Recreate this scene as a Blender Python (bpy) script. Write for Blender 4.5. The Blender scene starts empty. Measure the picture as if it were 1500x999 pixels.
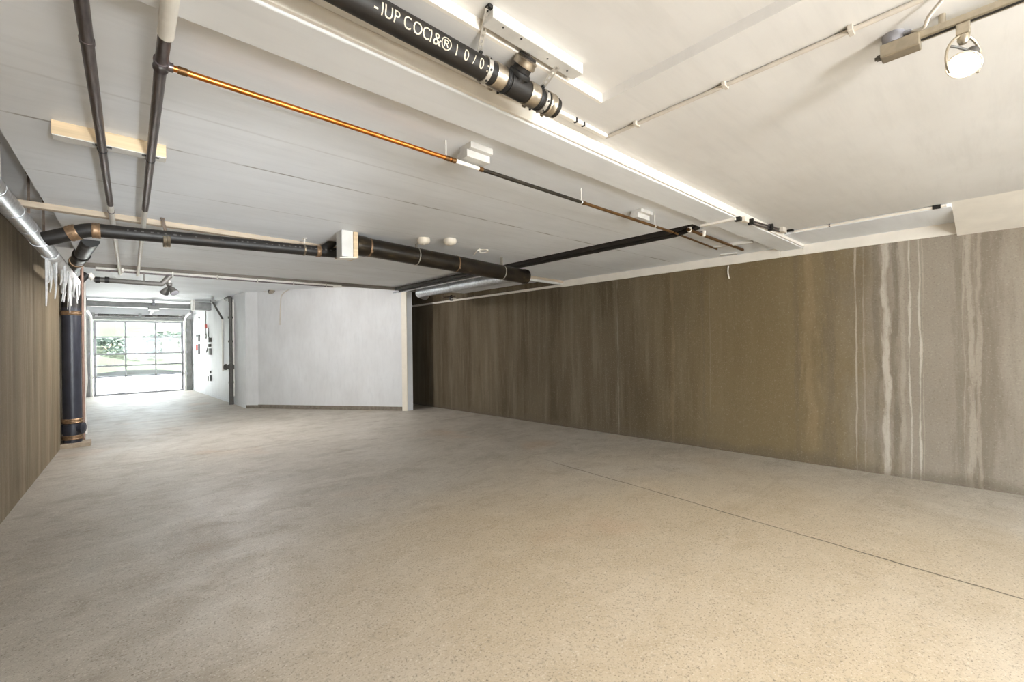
import bpy, bmesh, math, random
from mathutils import Vector, Matrix
random.seed(7)
C = bpy.context.scene.collection
PI = math.pi

# ------------------------------------------------------------------ camera frame
H = 1.4                      # eye height in metres; most lengths below are multiples of it
FPX = 630.0
YAW = math.radians(41.6)
ROLL = math.radians(0.64)
Fw = Vector((math.sin(YAW), math.cos(YAW), 0))
R0 = Vector((math.cos(YAW), -math.sin(YAW), 0))
Z0 = Vector((0, 0, 1))
Rt = R0*math.cos(ROLL) - Z0*math.sin(ROLL)
Up = Z0*math.cos(ROLL) + R0*math.sin(ROLL)
EYE = Vector((0, 0, H))
SLOPE = 0.028
YFLAT = 9.7*H

def floor_z(y):
    return -SLOPE*min(y, YFLAT)

def V(x, y, z):              # x, y in eye heights; z in eye heights above the eye
    return Vector((x*H, y*H, H + z*H))

def VF(x, y, up=0.0):        # point on the floor
    return Vector((x*H, y*H, floor_z(y*H) + up))

def ray(px, py):
    return Fw + Rt*((px-750)/FPX) + Up*((499.5-py)/FPX)

def onZ(px, py, z):
    d = ray(px, py); return EYE + d*(z*H/d.z)
def onX(px, py, x):
    d = ray(px, py); return EYE + d*(x*H/d.x)
def onY(px, py, y):
    d = ray(px, py); return EYE + d*(y*H/d.y)
def onP(px, py, p0, n):
    d = ray(px, py); return EYE + d*((p0-EYE).dot(n)/d.dot(n))

# ------------------------------------------------------------------ materials
def lin(c):
    return tuple(((v/12.92) if v <= 0.04045 else ((v+0.055)/1.055)**2.4) for v in c)

def rgb(r, g, b):
    return lin((r/255, g/255, b/255)) + (1.0,)

class NT:
    def __init__(self, name):
        self.m = bpy.data.materials.new(name); self.m.use_nodes = True
        self.t = self.m.node_tree; self.t.nodes.clear()
        self.out = self.t.nodes.new('ShaderNodeOutputMaterial')
        self.b = self.t.nodes.new('ShaderNodeBsdfPrincipled')
        self.t.links.new(self.b.outputs[0], self.out.inputs[0])
    def n(self, kind, **kw):
        o = self.t.nodes.new(kind)
        for k, v in kw.items(): setattr(o, k, v)
        return o
    def l(self, a, b): self.t.links.new(a, b)
    def coord(self, scale=(1, 1, 1)):
        g = self.n('ShaderNodeNewGeometry')
        mp = self.n('ShaderNodeMapping'); mp.inputs['Scale'].default_value = scale
        self.l(g.outputs['Position'], mp.inputs['Vector']); return mp.outputs[0]
    def noise(self, scale, detail=4, vec=None, rough=0.55, dist=0.0):
        o = self.n('ShaderNodeTexNoise'); o.inputs['Scale'].default_value = scale
        o.inputs['Detail'].default_value = detail; o.inputs['Roughness'].default_value = rough
        o.inputs['Distortion'].default_value = dist
        if vec is not None: self.l(vec, o.inputs['Vector'])
        return o.outputs[0]
    def ramp(self, fac, stops):
        o = self.n('ShaderNodeValToRGB'); e = o.color_ramp.elements
        while len(e) < len(stops): e.new(0.5)
        for el, (p, c) in zip(e, stops): el.position = p; el.color = c
        self.l(fac, o.inputs[0]); return o.outputs[0]
    def mix(self, fac, a, b, mode='MIX'):
        o = self.n('ShaderNodeMix', data_type='RGBA', blend_type=mode)
        for sock, v in ((o.inputs[0], fac), (o.inputs[6], a), (o.inputs[7], b)):
            if hasattr(v, 'is_linked'): self.l(v, sock)
            else: sock.default_value = v
        return o.outputs[2]
    def math(self, op, a, b=None, c=None, clamp=False):
        o = self.n('ShaderNodeMath', operation=op); o.use_clamp = clamp
        for i, v in enumerate((a, b, c)):
            if v is None: continue
            if hasattr(v, 'is_linked'): self.l(v, o.inputs[i])
            else: o.inputs[i].default_value = v
        return o.outputs[0]
    def sstep(self, v, lo, hi, t0=0.0, t1=1.0):
        o = self.n('ShaderNodeMapRange', interpolation_type='SMOOTHSTEP')
        self.l(v, o.inputs[0])
        for i, x in ((1, lo), (2, hi), (3, t0), (4, t1)): o.inputs[i].default_value = x
        return o.outputs[0]
    def bump(self, h, strength=0.3, dist=0.01):
        o = self.n('ShaderNodeBump'); o.inputs['Strength'].default_value = strength
        o.inputs['Distance'].default_value = dist
        self.l(h, o.inputs['Height']); self.l(o.outputs[0], self.b.inputs['Normal'])
    def set(self, **kw):
        names = {'rough': 'Roughness', 'metal': 'Metallic', 'spec': 'Specular IOR Level'}
        for k, v in kw.items():
            if k == 'col':
                if hasattr(v, 'is_linked'): self.l(v, self.b.inputs['Base Color'])
                else: self.b.inputs['Base Color'].default_value = v
            else:
                s = self.b.inputs[names[k]]
                if hasattr(v, 'is_linked'): self.l(v, s)
                else: s.default_value = v
        return self

def simple(name, col, rough=0.5, metal=0.0, var=0.12, scale=18, spec=0.5, bump=0.0, stretch=(1, 1, 1)):
    t = NT(name)
    n = t.noise(scale, 5, t.coord(stretch))
    lo = tuple(c*(1-var) for c in col[:3]) + (1,); hi = tuple(min(1, c*(1+var)) for c in col[:3]) + (1,)
    t.set(col=t.ramp(n, [(0.3, lo), (0.7, hi)]), rough=rough, metal=metal, spec=spec)
    if bump: t.bump(n, bump, 0.004)
    return t.m

def mat_ceiling(name, base=(234, 237, 241), seams=None):
    t = NT(name)
    big = t.noise(1.1, 4, t.coord((1, 1.6, 1)), 0.6)
    brush = t.noise(3.5, 6, t.coord((0.5, 4.5, 1)), 0.65)
    c = t.ramp(big, [(0.3, rgb(base[0]-12, base[1]-13, base[2]-14)), (0.7, rgb(*base))])
    c = t.mix(t.sstep(brush, 0.45, 0.72, 0, 0.28), c, rgb(base[0]-26, base[1]-26, base[2]-26))
    if seams:
        g = t.n('ShaderNodeNewGeometry'); s = t.n('ShaderNodeSeparateXYZ'); t.l(g.outputs['Position'], s.inputs[0])
        brk = t.noise(2.0, 5, t.coord((1, 1, 1)), 0.7)
        for ys_, am in seams:
            q = t.math('ABSOLUTE', t.math('SUBTRACT', s.outputs[1], ys_))
            c = t.mix(t.math('MULTIPLY', t.sstep(q, 0.012, 0.004), t.sstep(brk, 0.42, 0.6, 0.1, am)), c, rgb(120, 112, 104))
    t.set(col=c, rough=0.55, spec=0.3)
    t.bump(brush, 0.12, 0.006)
    return t.m

def mat_floor():
    t = NT('floor_concrete')
    co = t.coord()
    big = t.noise(0.55, 5, co, 0.6, 0.4)
    mid = t.noise(2.6, 6, co, 0.62, 0.3)
    scuff = t.noise(1.3, 7, t.coord((0.45, 1.8, 1)), 0.68, 0.6)
    grit = t.noise(95, 3, co, 0.7)
    grain = t.noise(38, 4, co, 0.7)
    c = t.ramp(big, [(0.3, rgb(164, 156, 144)), (0.52, rgb(177, 169, 157)), (0.75, rgb(188, 181, 171))])
    c = t.mix(t.sstep(mid, 0.48, 0.70, 0, 0.36), c, rgb(142, 132, 118))
    patch = t.noise(4.6, 8, t.coord((0.8, 1.3, 1)), 0.72, 1.2)
    c = t.mix(t.sstep(patch, 0.55, 0.60, 0, 0.28), c, rgb(140, 130, 117))
    c = t.mix(t.sstep(patch, 0.45, 0.41, 0, 0.25), c, rgb(206, 199, 188))
    c = t.mix(t.sstep(scuff, 0.56, 0.7, 0, 0.5), c, rgb(196, 190, 180))
    c = t.mix(t.sstep(scuff, 0.42, 0.32, 0, 0.4), c, rgb(134, 124, 111))
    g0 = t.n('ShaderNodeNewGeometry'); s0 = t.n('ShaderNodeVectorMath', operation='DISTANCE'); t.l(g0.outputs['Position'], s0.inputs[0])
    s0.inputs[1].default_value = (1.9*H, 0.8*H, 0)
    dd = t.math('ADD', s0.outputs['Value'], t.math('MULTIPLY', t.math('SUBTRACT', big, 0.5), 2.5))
    c = t.mix(t.sstep(dd, 3.6, 0.8, 0, 0.8), c, t.mix(0.5, c, rgb(226, 200, 158)))  # warm lamp light near the camera, painted into the floor colour
    orange = t.noise(0.8, 3, t.coord((1.0, 0.9, 1)), 0.5)
    c = t.mix(t.sstep(orange, 0.6, 0.74, 0, 0.4), c, rgb(188, 158, 130))
    c = t.mix(t.sstep(grit, 0.56, 0.68, 0, 0.75), c, rgb(112, 101, 88))
    c = t.mix(t.sstep(grit, 0.42, 0.32, 0, 0.55), c, rgb(224, 217, 206))
    c = t.mix(t.sstep(grain, 0.54, 0.7, 0, 0.45), c, rgb(142, 131, 116))
    # the saw-cut joint that runs the length of the slab, and two cross joints
    g = t.n('ShaderNodeNewGeometry'); s = t.n('ShaderNodeSeparateXYZ'); t.l(g.outputs['Position'], s.inputs[0])
    wob = t.math('MULTIPLY', t.math('SUBTRACT', t.noise(1.5, 3, co), 0.5), 0.05)
    jx = t.math('ABSOLUTE', t.math('ADD', t.math('SUBTRACT', t.math('SUBTRACT', s.outputs[0], t.math('MULTIPLY', s.outputs[1], 0.10)), 2.525*H), wob))
    fade = t.math('MULTIPLY', t.sstep(s.outputs[1], 3.1*H, 2.2*H), t.sstep(mid, 0.25, 0.5, 0.45, 0.95))
    j = t.math('MULTIPLY', t.sstep(jx, 0.010, 0.004), fade)
    c = t.mix(j, c, rgb(104, 94, 80))
    for yj, sl, am in ((8.6*H, 0.05, 0.35), (10.6*H, 0.03, 0.4), (12.6*H, 0.02, 0.3), (5.6*H, 0.06, 0.3)):
        q = t.math('ABSOLUTE', t.math('ADD', t.math('SUBTRACT', t.math('ADD', s.outputs[1], t.math('MULTIPLY', s.outputs[0], sl)), yj), wob))
        c = t.mix(t.sstep(q, 0.035, 0.008, 0, am), c, rgb(120, 112, 102))
    t.set(col=c, rough=t.sstep(mid, 0.3, 0.7, 0.46, 0.64), spec=0.45)
    h = t.math('ADD', t.math('MULTIPLY', grit, 0.35), t.math('ADD', scuff, t.math('MULTIPLY', j, -2.0)))
    t.bump(h, 0.3, 0.012)
    return t.m

def wall_y(px, x=4.15):
    d = ray(px, 500); return d.y/d.x*x*H

def mat_wall(name, streaks, k=1.0):
    t = NT(name)
    g = t.n('ShaderNodeNewGeometry'); s = t.n('ShaderNodeSeparateXYZ'); t.l(g.outputs['Position'], s.inputs[0])
    Y, Z = s.outputs[1], s.outputs[2]
    def rgb_(*a): return tuple(v*k for v in rgb(*a)[:3]) + (1,)
    big = t.noise(0.7, 4, t.coord((1, 1, 0.6)), 0.6)
    vert = t.noise(3.2, 6, t.coord((1, 1.0, 0.10)), 0.65, 0.2)
    fine = t.noise(11, 5, t.coord((1, 1.0, 0.06)), 0.6)
    grit = t.noise(70, 3, t.coord(), 0.7)
    c = t.ramp(big, [(0.3, rgb_(102, 90, 72)), (0.55, rgb_(113, 101, 82)), (0.75, rgb_(122, 109, 88))])
    c = t.mix(t.sstep(vert, 0.48, 0.66, 0, 0.6), c, rgb_(82, 70, 52))
    c = t.mix(t.sstep(vert, 0.48, 0.34, 0, 0.5), c, rgb_(134, 122, 103))
    c = t.mix(t.sstep(fine, 0.52, 0.7, 0, 0.4), c, rgb_(140, 128, 108))
    if streaks:
        # towards the near end the bare concrete is greyer and paler
        c2 = t.ramp(big, [(0.3, rgb(132, 122, 109)), (0.7, rgb(154, 145, 133))])
        c2 = t.mix(t.sstep(vert, 0.48, 0.68, 0, 0.6), c2, rgb(108, 97, 83))
        mott = t.noise(2.2, 6, t.coord((1, 1, 0.7)), 0.65)
        edge = t.math('ADD', Y, t.math('MULTIPLY', t.math('SUBTRACT', mott, 0.5), 0.9))
        c = t.mix(t.sstep(edge, wall_y(1150), wall_y(1330)), c, c2)
        c = t.mix(t.math('MULTIPLY', t.sstep(edge, wall_y(880), wall_y(1130)), t.sstep(edge, wall_y(1330), wall_y(1200))),
                  c, t.mix(0.7, c, rgb(124, 108, 78)))
        wz = t.noise(1.6, 3, t.coord((0, 0, 1)), 0.6)
        wz2 = t.noise(4.2, 5, t.coord((0.3, 0.3, 1)), 0.6)
        for px, w, amt, col, wob, seed in streaks:
            yc = wall_y(px)
            n1 = t.noise(1.3, 4, t.coord((0, 0, 1.0)), 0.6)
            n1.node.noise_dimensions = '4D'; n1.node.inputs['W'].default_value = seed
            off = t.math('MULTIPLY', t.math('SUBTRACT', n1, 0.5), wob)
            d = t.math('ABSOLUTE', t.math('ADD', t.math('SUBTRACT', Y, yc), off))
            n2 = t.noise(2.4, 5, t.coord((1, 6, 0.9)), 0.65)
            n2.node.noise_dimensions = '4D'; n2.node.inputs['W'].default_value = seed*1.7
            ww = t.math('MULTIPLY', d, t.sstep(n2, 0.3, 0.7, 2.6, 0.6))
            c = t.mix(t.math('MULTIPLY', t.sstep(ww, w*1.15, w*0.35), t.sstep(n2, 0.3, 0.6, amt*0.25, amt*0.9)), c, rgb(*col))
        # darker uneven band along the bottom hand's breadth of the wall
        lowz = t.math('SUBTRACT', Z, t.math('MULTIPLY', Y, -SLOPE))
        lz = t.math('ADD', lowz, t.math('MULTIPLY', t.math('SUBTRACT', mott, 0.5), 0.35))
        c = t.mix(t.sstep(lz, 0.16, 0.02, 0, 0.55), c, rgb(98, 88, 74))
    c = t.mix(t.sstep(grit, 0.54, 0.74, 0, 0.32), c, rgb(84, 74, 60))
    c = t.mix(t.sstep(grit, 0.44, 0.28, 0, 0.22), c, rgb(190, 180, 166))
    t.set(col=c, rough=0.85, spec=0.2)
    t.bump(t.math('ADD', fine, t.math('MULTIPLY', grit, 0.5)), 0.25, 0.01)
    return t.m

def mat_black_pipe(name):
    t = NT(name)
    n = t.noise(9, 6, t.coord((1, 1, 1)), 0.65)
    sm = t.noise(3, 5, t.coord((0.6, 3, 3)), 0.6)
    c = t.ramp(n, [(0.3, rgb(20, 18, 17)), (0.7, rgb(40, 36, 32))])
    c = t.mix(t.sstep(sm, 0.58, 0.75, 0, 0.5), c, rgb(86, 70, 52))
    t.set(col=c, rough=t.sstep(sm, 0.3, 0.7, 0.4, 0.58), spec=0.4)
    return t.m

M = {}
M['ceiling'] = mat_ceiling('painted_ceiling_white', seams=[(2.13*H, .8), (2.75*H, .35), (1.78*H, .2), (4.45*H, .45), (5.1*H, .4)])
M['ceiling_near'] = mat_ceiling('painted_ceiling_cream', (220, 218, 215))
M['beam'] = mat_ceiling('painted_beam_white', (232, 234, 236))
M['strip'] = simple('white_paint_trim', rgb(228, 222, 212), 0.5, 0, 0.05, 6)
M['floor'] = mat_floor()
PALE = (172, 162, 148); BRN = (142, 122, 94); DRK = (100, 90, 76); WHT = (186, 177, 165)
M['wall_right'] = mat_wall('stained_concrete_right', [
    (1186, 0.10, 0.5, BRN, 0.10, 3.1), (1168, 0.05, 0.4, DRK, 0.1, 5.2), (1215, 0.10, 0.45, DRK, 0.15, 9.9),
    (1254, 0.014, 0.85, PALE, 0.05, 1.3), (1266, 0.012, 0.35, PALE, 0.06, 2.2),
    (1284, 0.05, 0.55, DRK, 0.12, 7.7), (1311, 0.045, 0.6, DRK, 0.12, 8.4), (1297, 0.048, 0.85, WHT, 0.16, 4.4), (1322, 0.03, 0.5, PALE, 0.1, 6.1),
    (1333, 0.012, 0.9, WHT, 0.08, 11.5), (1347, 0.013, 0.95, WHT, 0.07, 12.4), (1352, 0.007, 0.5, PALE, 0.05, 13.9),
    (1405, 0.05, 0.3, DRK, 0.1, 15.0), (1422, 0.034, 0.6, PALE, 0.12, 16.6), (1434, 0.025, 0.5, PALE, 0.1, 17.2), (1412, 0.010, 0.4, PALE, 0.08, 18.3),
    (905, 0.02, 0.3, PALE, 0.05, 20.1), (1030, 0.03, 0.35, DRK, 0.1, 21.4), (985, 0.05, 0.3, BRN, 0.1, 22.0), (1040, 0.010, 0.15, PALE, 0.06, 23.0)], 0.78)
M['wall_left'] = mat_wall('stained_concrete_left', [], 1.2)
M['white_wall'] = mat_ceiling('painted_drywall_white', (218, 219, 220))
M['curb'] = simple('concrete_curb', rgb(118, 110, 98), 0.9, 0, 0.25, 14)
M['abs'] = mat_black_pipe('black_plastic_pipe')
M['abs_blue'] = simple('black_pipe_bluish', rgb(44, 46, 56), 0.35, 0, 0.2, 6)
M['ochre_pipe'] = None
def mat_duct():
    t = NT('dark_bronze_pipe')
    n = t.noise(4, 5, t.coord((1.4, 3, 3)), 0.6)
    c = t.ramp(n, [(0.35, rgb(24, 20, 16)), (0.6, rgb(44, 36, 26)), (0.8, rgb(96, 82, 60))])
    t.set(col=c, rough=0.32, metal=0.25)
    return t.m
M['ochre_pipe'] = mat_duct()
M['steel_band'] = simple('steel_band', rgb(190, 180, 165), 0.33, 1.0, 0.15, 30)
M['brass_band'] = simple('brass_band', rgb(138, 112, 86), 0.45, 0.6, 0.35, 30)
M['strap'] = simple('galvanised_strap', rgb(186, 181, 172), 0.45, 0.55, 0.15, 40)
M['strap_dark'] = simple('rusty_strap', rgb(96, 82, 70), 0.6, 0.3, 0.3, 40)
def mat_galv():
    t = NT('galvanised_duct')
    v = t.n('ShaderNodeTexVoronoi'); v.inputs['Scale'].default_value = 28; t.l(t.coord(), v.inputs['Vector'])
    n = t.noise(5, 4, t.coord(), 0.6)
    f = t.math('ADD', t.math('MULTIPLY', v.outputs['Distance'], 0.6), t.math('MULTIPLY', n, 0.6))
    t.set(col=t.ramp(f, [(0.2, rgb(176, 178, 184)), (0.8, rgb(222, 224, 228))]), rough=t.sstep(n, 0.3, 0.7, 0.34, 0.46), metal=1.0)
    return t.m
M['galv'] = mat_galv()
M['steel_pipe'] = simple('dull_steel_pipe', rgb(104, 96, 96), 0.38, 0.8, 0.3, 12, stretch=(6, 1, 6))
M['white_pipe'] = simple('white_painted_pipe', rgb(226, 223, 216), 0.45, 0, 0.08, 12)
M['copper'] = simple('copper_pipe', rgb(196, 120, 58), 0.3, 1.0, 0.3, 14)
M['copper_dull'] = simple('tarnished_copper', rgb(118, 86, 52), 0.45, 0.8, 0.35, 16)
M['copper_dark'] = simple('blackened_copper', rgb(52, 46, 38), 0.5, 0.5, 0.35, 16)
M['wood'] = simple('raw_lumber', rgb(205, 182, 148), 0.7, 0, 0.18, 5, stretch=(0.6, 5, 8), bump=0.15)
M['wood_white'] = simple('painted_lumber', rgb(200, 198, 193), 0.6, 0, 0.12, 9)
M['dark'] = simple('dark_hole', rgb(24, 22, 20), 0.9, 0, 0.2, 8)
M['ledger'] = simple('tan_ledger', rgb(176, 160, 140), 0.7, 0, 0.2, 4, stretch=(0.6, 4, 4))
M['brown_beam'] = simple('brown_beam', rgb(112, 104, 94), 0.6, 0, 0.25, 5)
M['grey_steel'] = simple('grey_steel', rgb(128, 128, 126), 0.45, 0.4, 0.2, 6)
M['light_steel'] = simple('pale_door_metal', rgb(150, 150, 156), 0.5, 0.2, 0.1, 10)
M['nickel'] = simple('brushed_nickel', rgb(188, 178, 160), 0.32, 0.85, 0.1, 40)
M['plastic_white'] = simple('white_plastic', rgb(226, 218, 204), 0.4, 0, 0.04, 10)
M['conduit'] = simple('cream_conduit', rgb(196, 188, 176), 0.5, 0, 0.1, 12)
M['ink'] = simple('white_ink', rgb(200, 190, 170), 0.6, 0, 0.3, 90)
M['ink_faint'] = simple('faint_ink', rgb(92, 90, 88), 0.7, 0, 0.3, 60)
M['wrap'] = simple('white_torn_wrap', rgb(222, 222, 222), 0.6, 0, 0.15, 22, bump=0.4)
M['black'] = simple('black_fitting', rgb(26, 25, 24), 0.5, 0, 0.2, 20)
M['grey_lamp'] = simple('dark_lamp_shell', rgb(92, 90, 86), 0.5, 0.2, 0.15, 20)
M['red'] = simple('red_plastic', rgb(196, 92, 84), 0.5, 0, 0.1, 20)
M['stone'] = simple('concrete_block', rgb(160, 146, 128), 0.9, 0, 0.2, 20, bump=0.3)
M['rust_copper'] = simple('pinkish_copper', rgb(150, 122, 108), 0.5, 0.4, 0.15, 12)
M['driveway'] = simple('pale_driveway', rgb(232, 230, 226), 0.85, 0, 0.04, 3)
M['added_asphalt'] = simple('added_grey_asphalt', rgb(128, 126, 124), 0.9, 0, 0.1, 6)
def mat_hill():
    t = NT('grass_slope')
    a = t.noise(0.5, 5, t.coord(), 0.65); b = t.noise(3.5, 6, t.coord(), 0.7)
    c = t.ramp(a, [(0.3, rgb(48, 54, 42)), (0.55, rgb(53, 58, 47)), (0.75, rgb(57, 60, 52))])
    c = t.mix(t.sstep(b, 0.5, 0.7, 0, 0.5), c, rgb(50, 57, 47))
    t.set(col=c, rough=0.95, spec=0.1); return t.m
M['hill'] = mat_hill()
def mat_leaf():
    t = NT('shrub_leaves'); b = t.noise(6, 5, t.coord(), 0.7)
    t.set(col=t.ramp(b, [(0.3, rgb(60, 69, 62)), (0.7, rgb(76, 84, 77))]), rough=0.9, spec=0.1); return t.m
M['leaf'] = mat_leaf()
def mat_glass():
    t = NT('clear_pane'); t.t.nodes.remove(t.b)
    a = t.n('ShaderNodeBsdfTransparent'); a.inputs[0].default_value = (0.95, 0.97, 0.97, 1)
    g = t.n('ShaderNodeBsdfGlossy'); g.inputs['Roughness'].default_value = 0.03
    m = t.n('ShaderNodeMixShader'); m.inputs[0].default_value = 0.05
    t.l(a.outputs[0], m.inputs[1]); t.l(g.outputs[0], m.inputs[2]); t.l(m.outputs[0], t.out.inputs[0]); return t.m
M['glass'] = mat_glass()
def mat_bulb():
    t = NT('lit_bulb_face'); t.set(col=rgb(255, 250, 240), rough=0.3)
    t.b.inputs['Emission Color'].default_value = (1, 0.93, 0.82, 1); t.b.inputs['Emission Strength'].default_value = 2.0
    return t.m
M['bulb'] = mat_bulb()
M['yellow'] = simple('yellow_enamel', rgb(214, 170, 40), 0.4, 0, 0.05, 10)
M['bulb_glass'] = simple('frosted_bulb', rgb(238, 232, 220), 0.35, 0, 0.02, 10)

# ------------------------------------------------------------------ mesh helpers
def BM(): return bmesh.new()

def add_hull(bm, b, t):
    """prism from bottom ring b to top ring t"""
    vb = [bm.verts.new(p) for p in b]; vt = [bm.verts.new(p) for p in t]; n = len(vb)
    bm.faces.new(vb[::-1]); bm.faces.new(vt)
    for i in range(n): bm.faces.new((vb[i], vb[(i+1) % n], vt[(i+1) % n], vt[i]))
    return bm

def add_box(bm, p, q):
    x0, x1 = sorted((p[0], q[0])); y0, y1 = sorted((p[1], q[1])); z0, z1 = sorted((p[2], q[2]))
    r = [(x0, y0), (x1, y0), (x1, y1), (x0, y1)]
    return add_hull(bm, [(x, y, z0) for x, y in r], [(x, y, z1) for x, y in r])

def add_obox(bm, c, ax, ay, az, sx, sy, sz):
    """oriented box with centre c, unit axes and full sizes"""
    ax, ay, az = Vector(ax).normalized()*sx/2, Vector(ay).normalized()*sy/2, Vector(az).normalized()*sz/2
    c = Vector(c)
    b = [c-ax-ay-az, c+ax-ay-az, c+ax+ay-az, c-ax+ay-az]
    return add_hull(bm, b, [p+2*az for p in b])

def frame_of(d):
    d = d.normalized(); a = Vector((0, 0, 1)) if abs(d.z) < 0.9 else Vector((1, 0, 0))
    u = d.cross(a).normalized(); return u, d.cross(u).normalized()

def add_tube(bm, pts, r, seg=16, cap=True):
    pts = [Vector(p) for p in pts]; n = len(pts)
    rs = r if isinstance(r, (list, tuple)) else [r]*n
    tans = []
    for i in range(n):
        a = pts[max(0, i-1)]; b = pts[min(n-1, i+1)]
        if 0 < i < n-1:
            t = (pts[i]-a).normalized() + (b-pts[i]).normalized()
        else: t = b-a
        tans.append(t.normalized() if t.length > 1e-9 else Vector((0, 0, 1)))
    u, w = frame_of(tans[0]); rings = []
    for i in range(n):
        if i:
            q = tans[i-1].rotation_difference(tans[i]); u = q @ u
            u = (u - tans[i]*u.dot(tans[i])).normalized()
        w = tans[i].cross(u)
        rings.append([bm.verts.new(pts[i] + (u*math.cos(2*PI*k/seg) + w*math.sin(2*PI*k/seg))*rs[i]) for k in range(seg)])
    for a, b in zip(rings, rings[1:]):
        for k in range(seg):
            f = bm.faces.new((a[k], a[(k+1) % seg], b[(k+1) % seg], b[k])); f.smooth = True
    if cap:
        bm.faces.new(rings[0][::-1]); bm.faces.new(rings[-1])
    return bm

def add_lathe(bm, p0, d, prof, seg=24, cap=True):
    """profile [(distance along d, radius)]; sharp profile corners stay sharp by autosmooth angle"""
    p0 = Vector(p0); d = Vector(d).normalized(); u, w = frame_of(d); rings = []
    for t, r in prof:
        rings.append([bm.verts.new(p0 + d*t + (u*math.cos(2*PI*k/seg)+w*math.sin(2*PI*k/seg))*r) for k in range(seg)])
    for a, b in zip(rings, rings[1:]):
        for k in range(seg):
            f = bm.faces.new((a[k], a[(k+1) % seg], b[(k+1) % seg], b[k])); f.smooth = True
    if cap:
        bm.faces.new(rings[0][::-1]); bm.faces.new(rings[-1])
    return bm

def fillet(pts, r, n=6):
    pts = [Vector(p) for p in pts]; out = [pts[0]]
    for a, b, c in zip(pts, pts[1:], pts[2:]):
        u = (a-b); v = (c-b); k = min(r, u.length*0.45, v.length*0.45)
        p, q = b+u.normalized()*k, b+v.normalized()*k
        for i in range(n+1):
            s = i/n; out.append(p*(1-s)**2 + b*2*s*(1-s) + q*s*s)
    out.append(pts[-1]); return out

def spline(pts, n=8):
    pts = [Vector(p) for p in pts]; e = [pts[0]*2-pts[1]]+pts+[pts[-1]*2-pts[-2]]; out = []
    for i in range(1, len(e)-2):
        for k in range(n):
            s = k/n; a, b, c, d = e[i-1:i+3]
            out.append(0.5*((2*b)+(c-a)*s+(2*a-5*b+4*c-d)*s*s+(3*b-a-3*c+d)*s**3))
    out.append(pts[-1]); return out

LOC = {}
def thing(name, label, cat, loc, group=None):
    o = bpy.data.objects.new(name, None); C.objects.link(o); o.empty_display_size = 0.1
    o.location = loc; LOC[o] = Vector(loc)
    o['label'] = label; o['category'] = cat
    if group: o['group'] = group
    return o

def part(name, bm, m, parent=None, label=None, bevel=0.0, kind=None):
    bmesh.ops.recalc_face_normals(bm, faces=bm.faces)
    off = LOC[parent] if parent is not None else None
    if off is None:
        xs = [v.co for v in bm.verts]
        lo = Vector([min(c[i] for c in xs) for i in range(3)]); hi = Vector([max(c[i] for c in xs) for i in range(3)])
        off = Vector(((lo.x+hi.x)/2, (lo.y+hi.y)/2, lo.z))
        if kind: off = Vector((0, 0, 0))
    for v in bm.verts: v.co -= off
    me = bpy.data.meshes.new(name); bm.to_mesh(me); bm.free()
    me.materials.append(m if not isinstance(m, str) else M[m])
    o = bpy.data.objects.new(name, me); C.objects.link(o)
    if parent is not None: o.parent = parent; LOC[o] = off
    else: o.location = off; LOC[o] = off
    if any(p.use_smooth for p in me.polygons):
        try: me.set_sharp_from_angle(angle=math.radians(38))
        except Exception: pass
    if bevel:
        b = o.modifiers.new('soft_edges', 'BEVEL'); b.width = bevel; b.segments = 2; b.limit_method = 'ANGLE'
    if label: o['label'] = label
    if kind: o['kind'] = kind
    return o

def solo(name, bm, m, label, cat, group=None, bevel=0.0):
    o = part(name, bm, m, None, label, bevel); o['category'] = cat
    if group: o['group'] = group
    return o

def struct(name, bm, m, bevel=0.0): return part(name, bm, m, None, None, bevel, 'structure')

def prism_xy(bm, ring, z0, z1):
    def z(v, p): return v(p[1]) if callable(v) else v
    return add_hull(bm, [(x, y, z(z0, (x, y))) for x, y in ring], [(x, y, z(z1, (x, y))) for x, y in ring])

def hx(ring): return [(x*H, y*H) for x, y in ring]
def zr(z): return H + z*H

# ------------------------------------------------------------------ heights (in eye heights above the eye)
Z_POCKET, Z_NEAR, Z_BEAM, Z_MAIN, Z_MID, Z_FAR, Z_TOP = 0.815, 0.785, 0.735, 0.763, 0.800, 1.03, 1.16
XL, XR = -0.62, 4.15
YB = -2.6                                     # the back wall, behind the camera
YD = 15.02                                    # the garage door
TH = 0.12
WC, WD, WA, WB = (3.59, 6.78), (1.89, 9.70), (1.71, 9.87), (1.30, YD)   # corners of the white partition

# ------------------------------------------------------------------ the room shell
bm = BM()
ys = [YB-0.1, 0, 2, 4, 6, 8, 9.7, 12, YD+0.4]
for a, b in zip(ys, ys[1:]):
    add_hull(bm, [((XL-0.5)*H, a*H, floor_z(a*H)-0.2), ((XR+0.1)*H, a*H, floor_z(a*H)-0.2), ((XR+0.1)*H, b*H, floor_z(b*H)-0.2), ((XL-0.5)*H, b*H, floor_z(b*H)-0.2)],
             [((XL-0.5)*H, a*H, floor_z(a*H)), ((XR+0.1)*H, a*H, floor_z(a*H)), ((XR+0.1)*H, b*H, floor_z(b*H)), ((XL-0.5)*H, b*H, floor_z(b*H))])
bmesh.ops.remove_doubles(bm, verts=bm.verts, dist=1e-5)
struct('floor', bm, 'floor')

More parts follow.
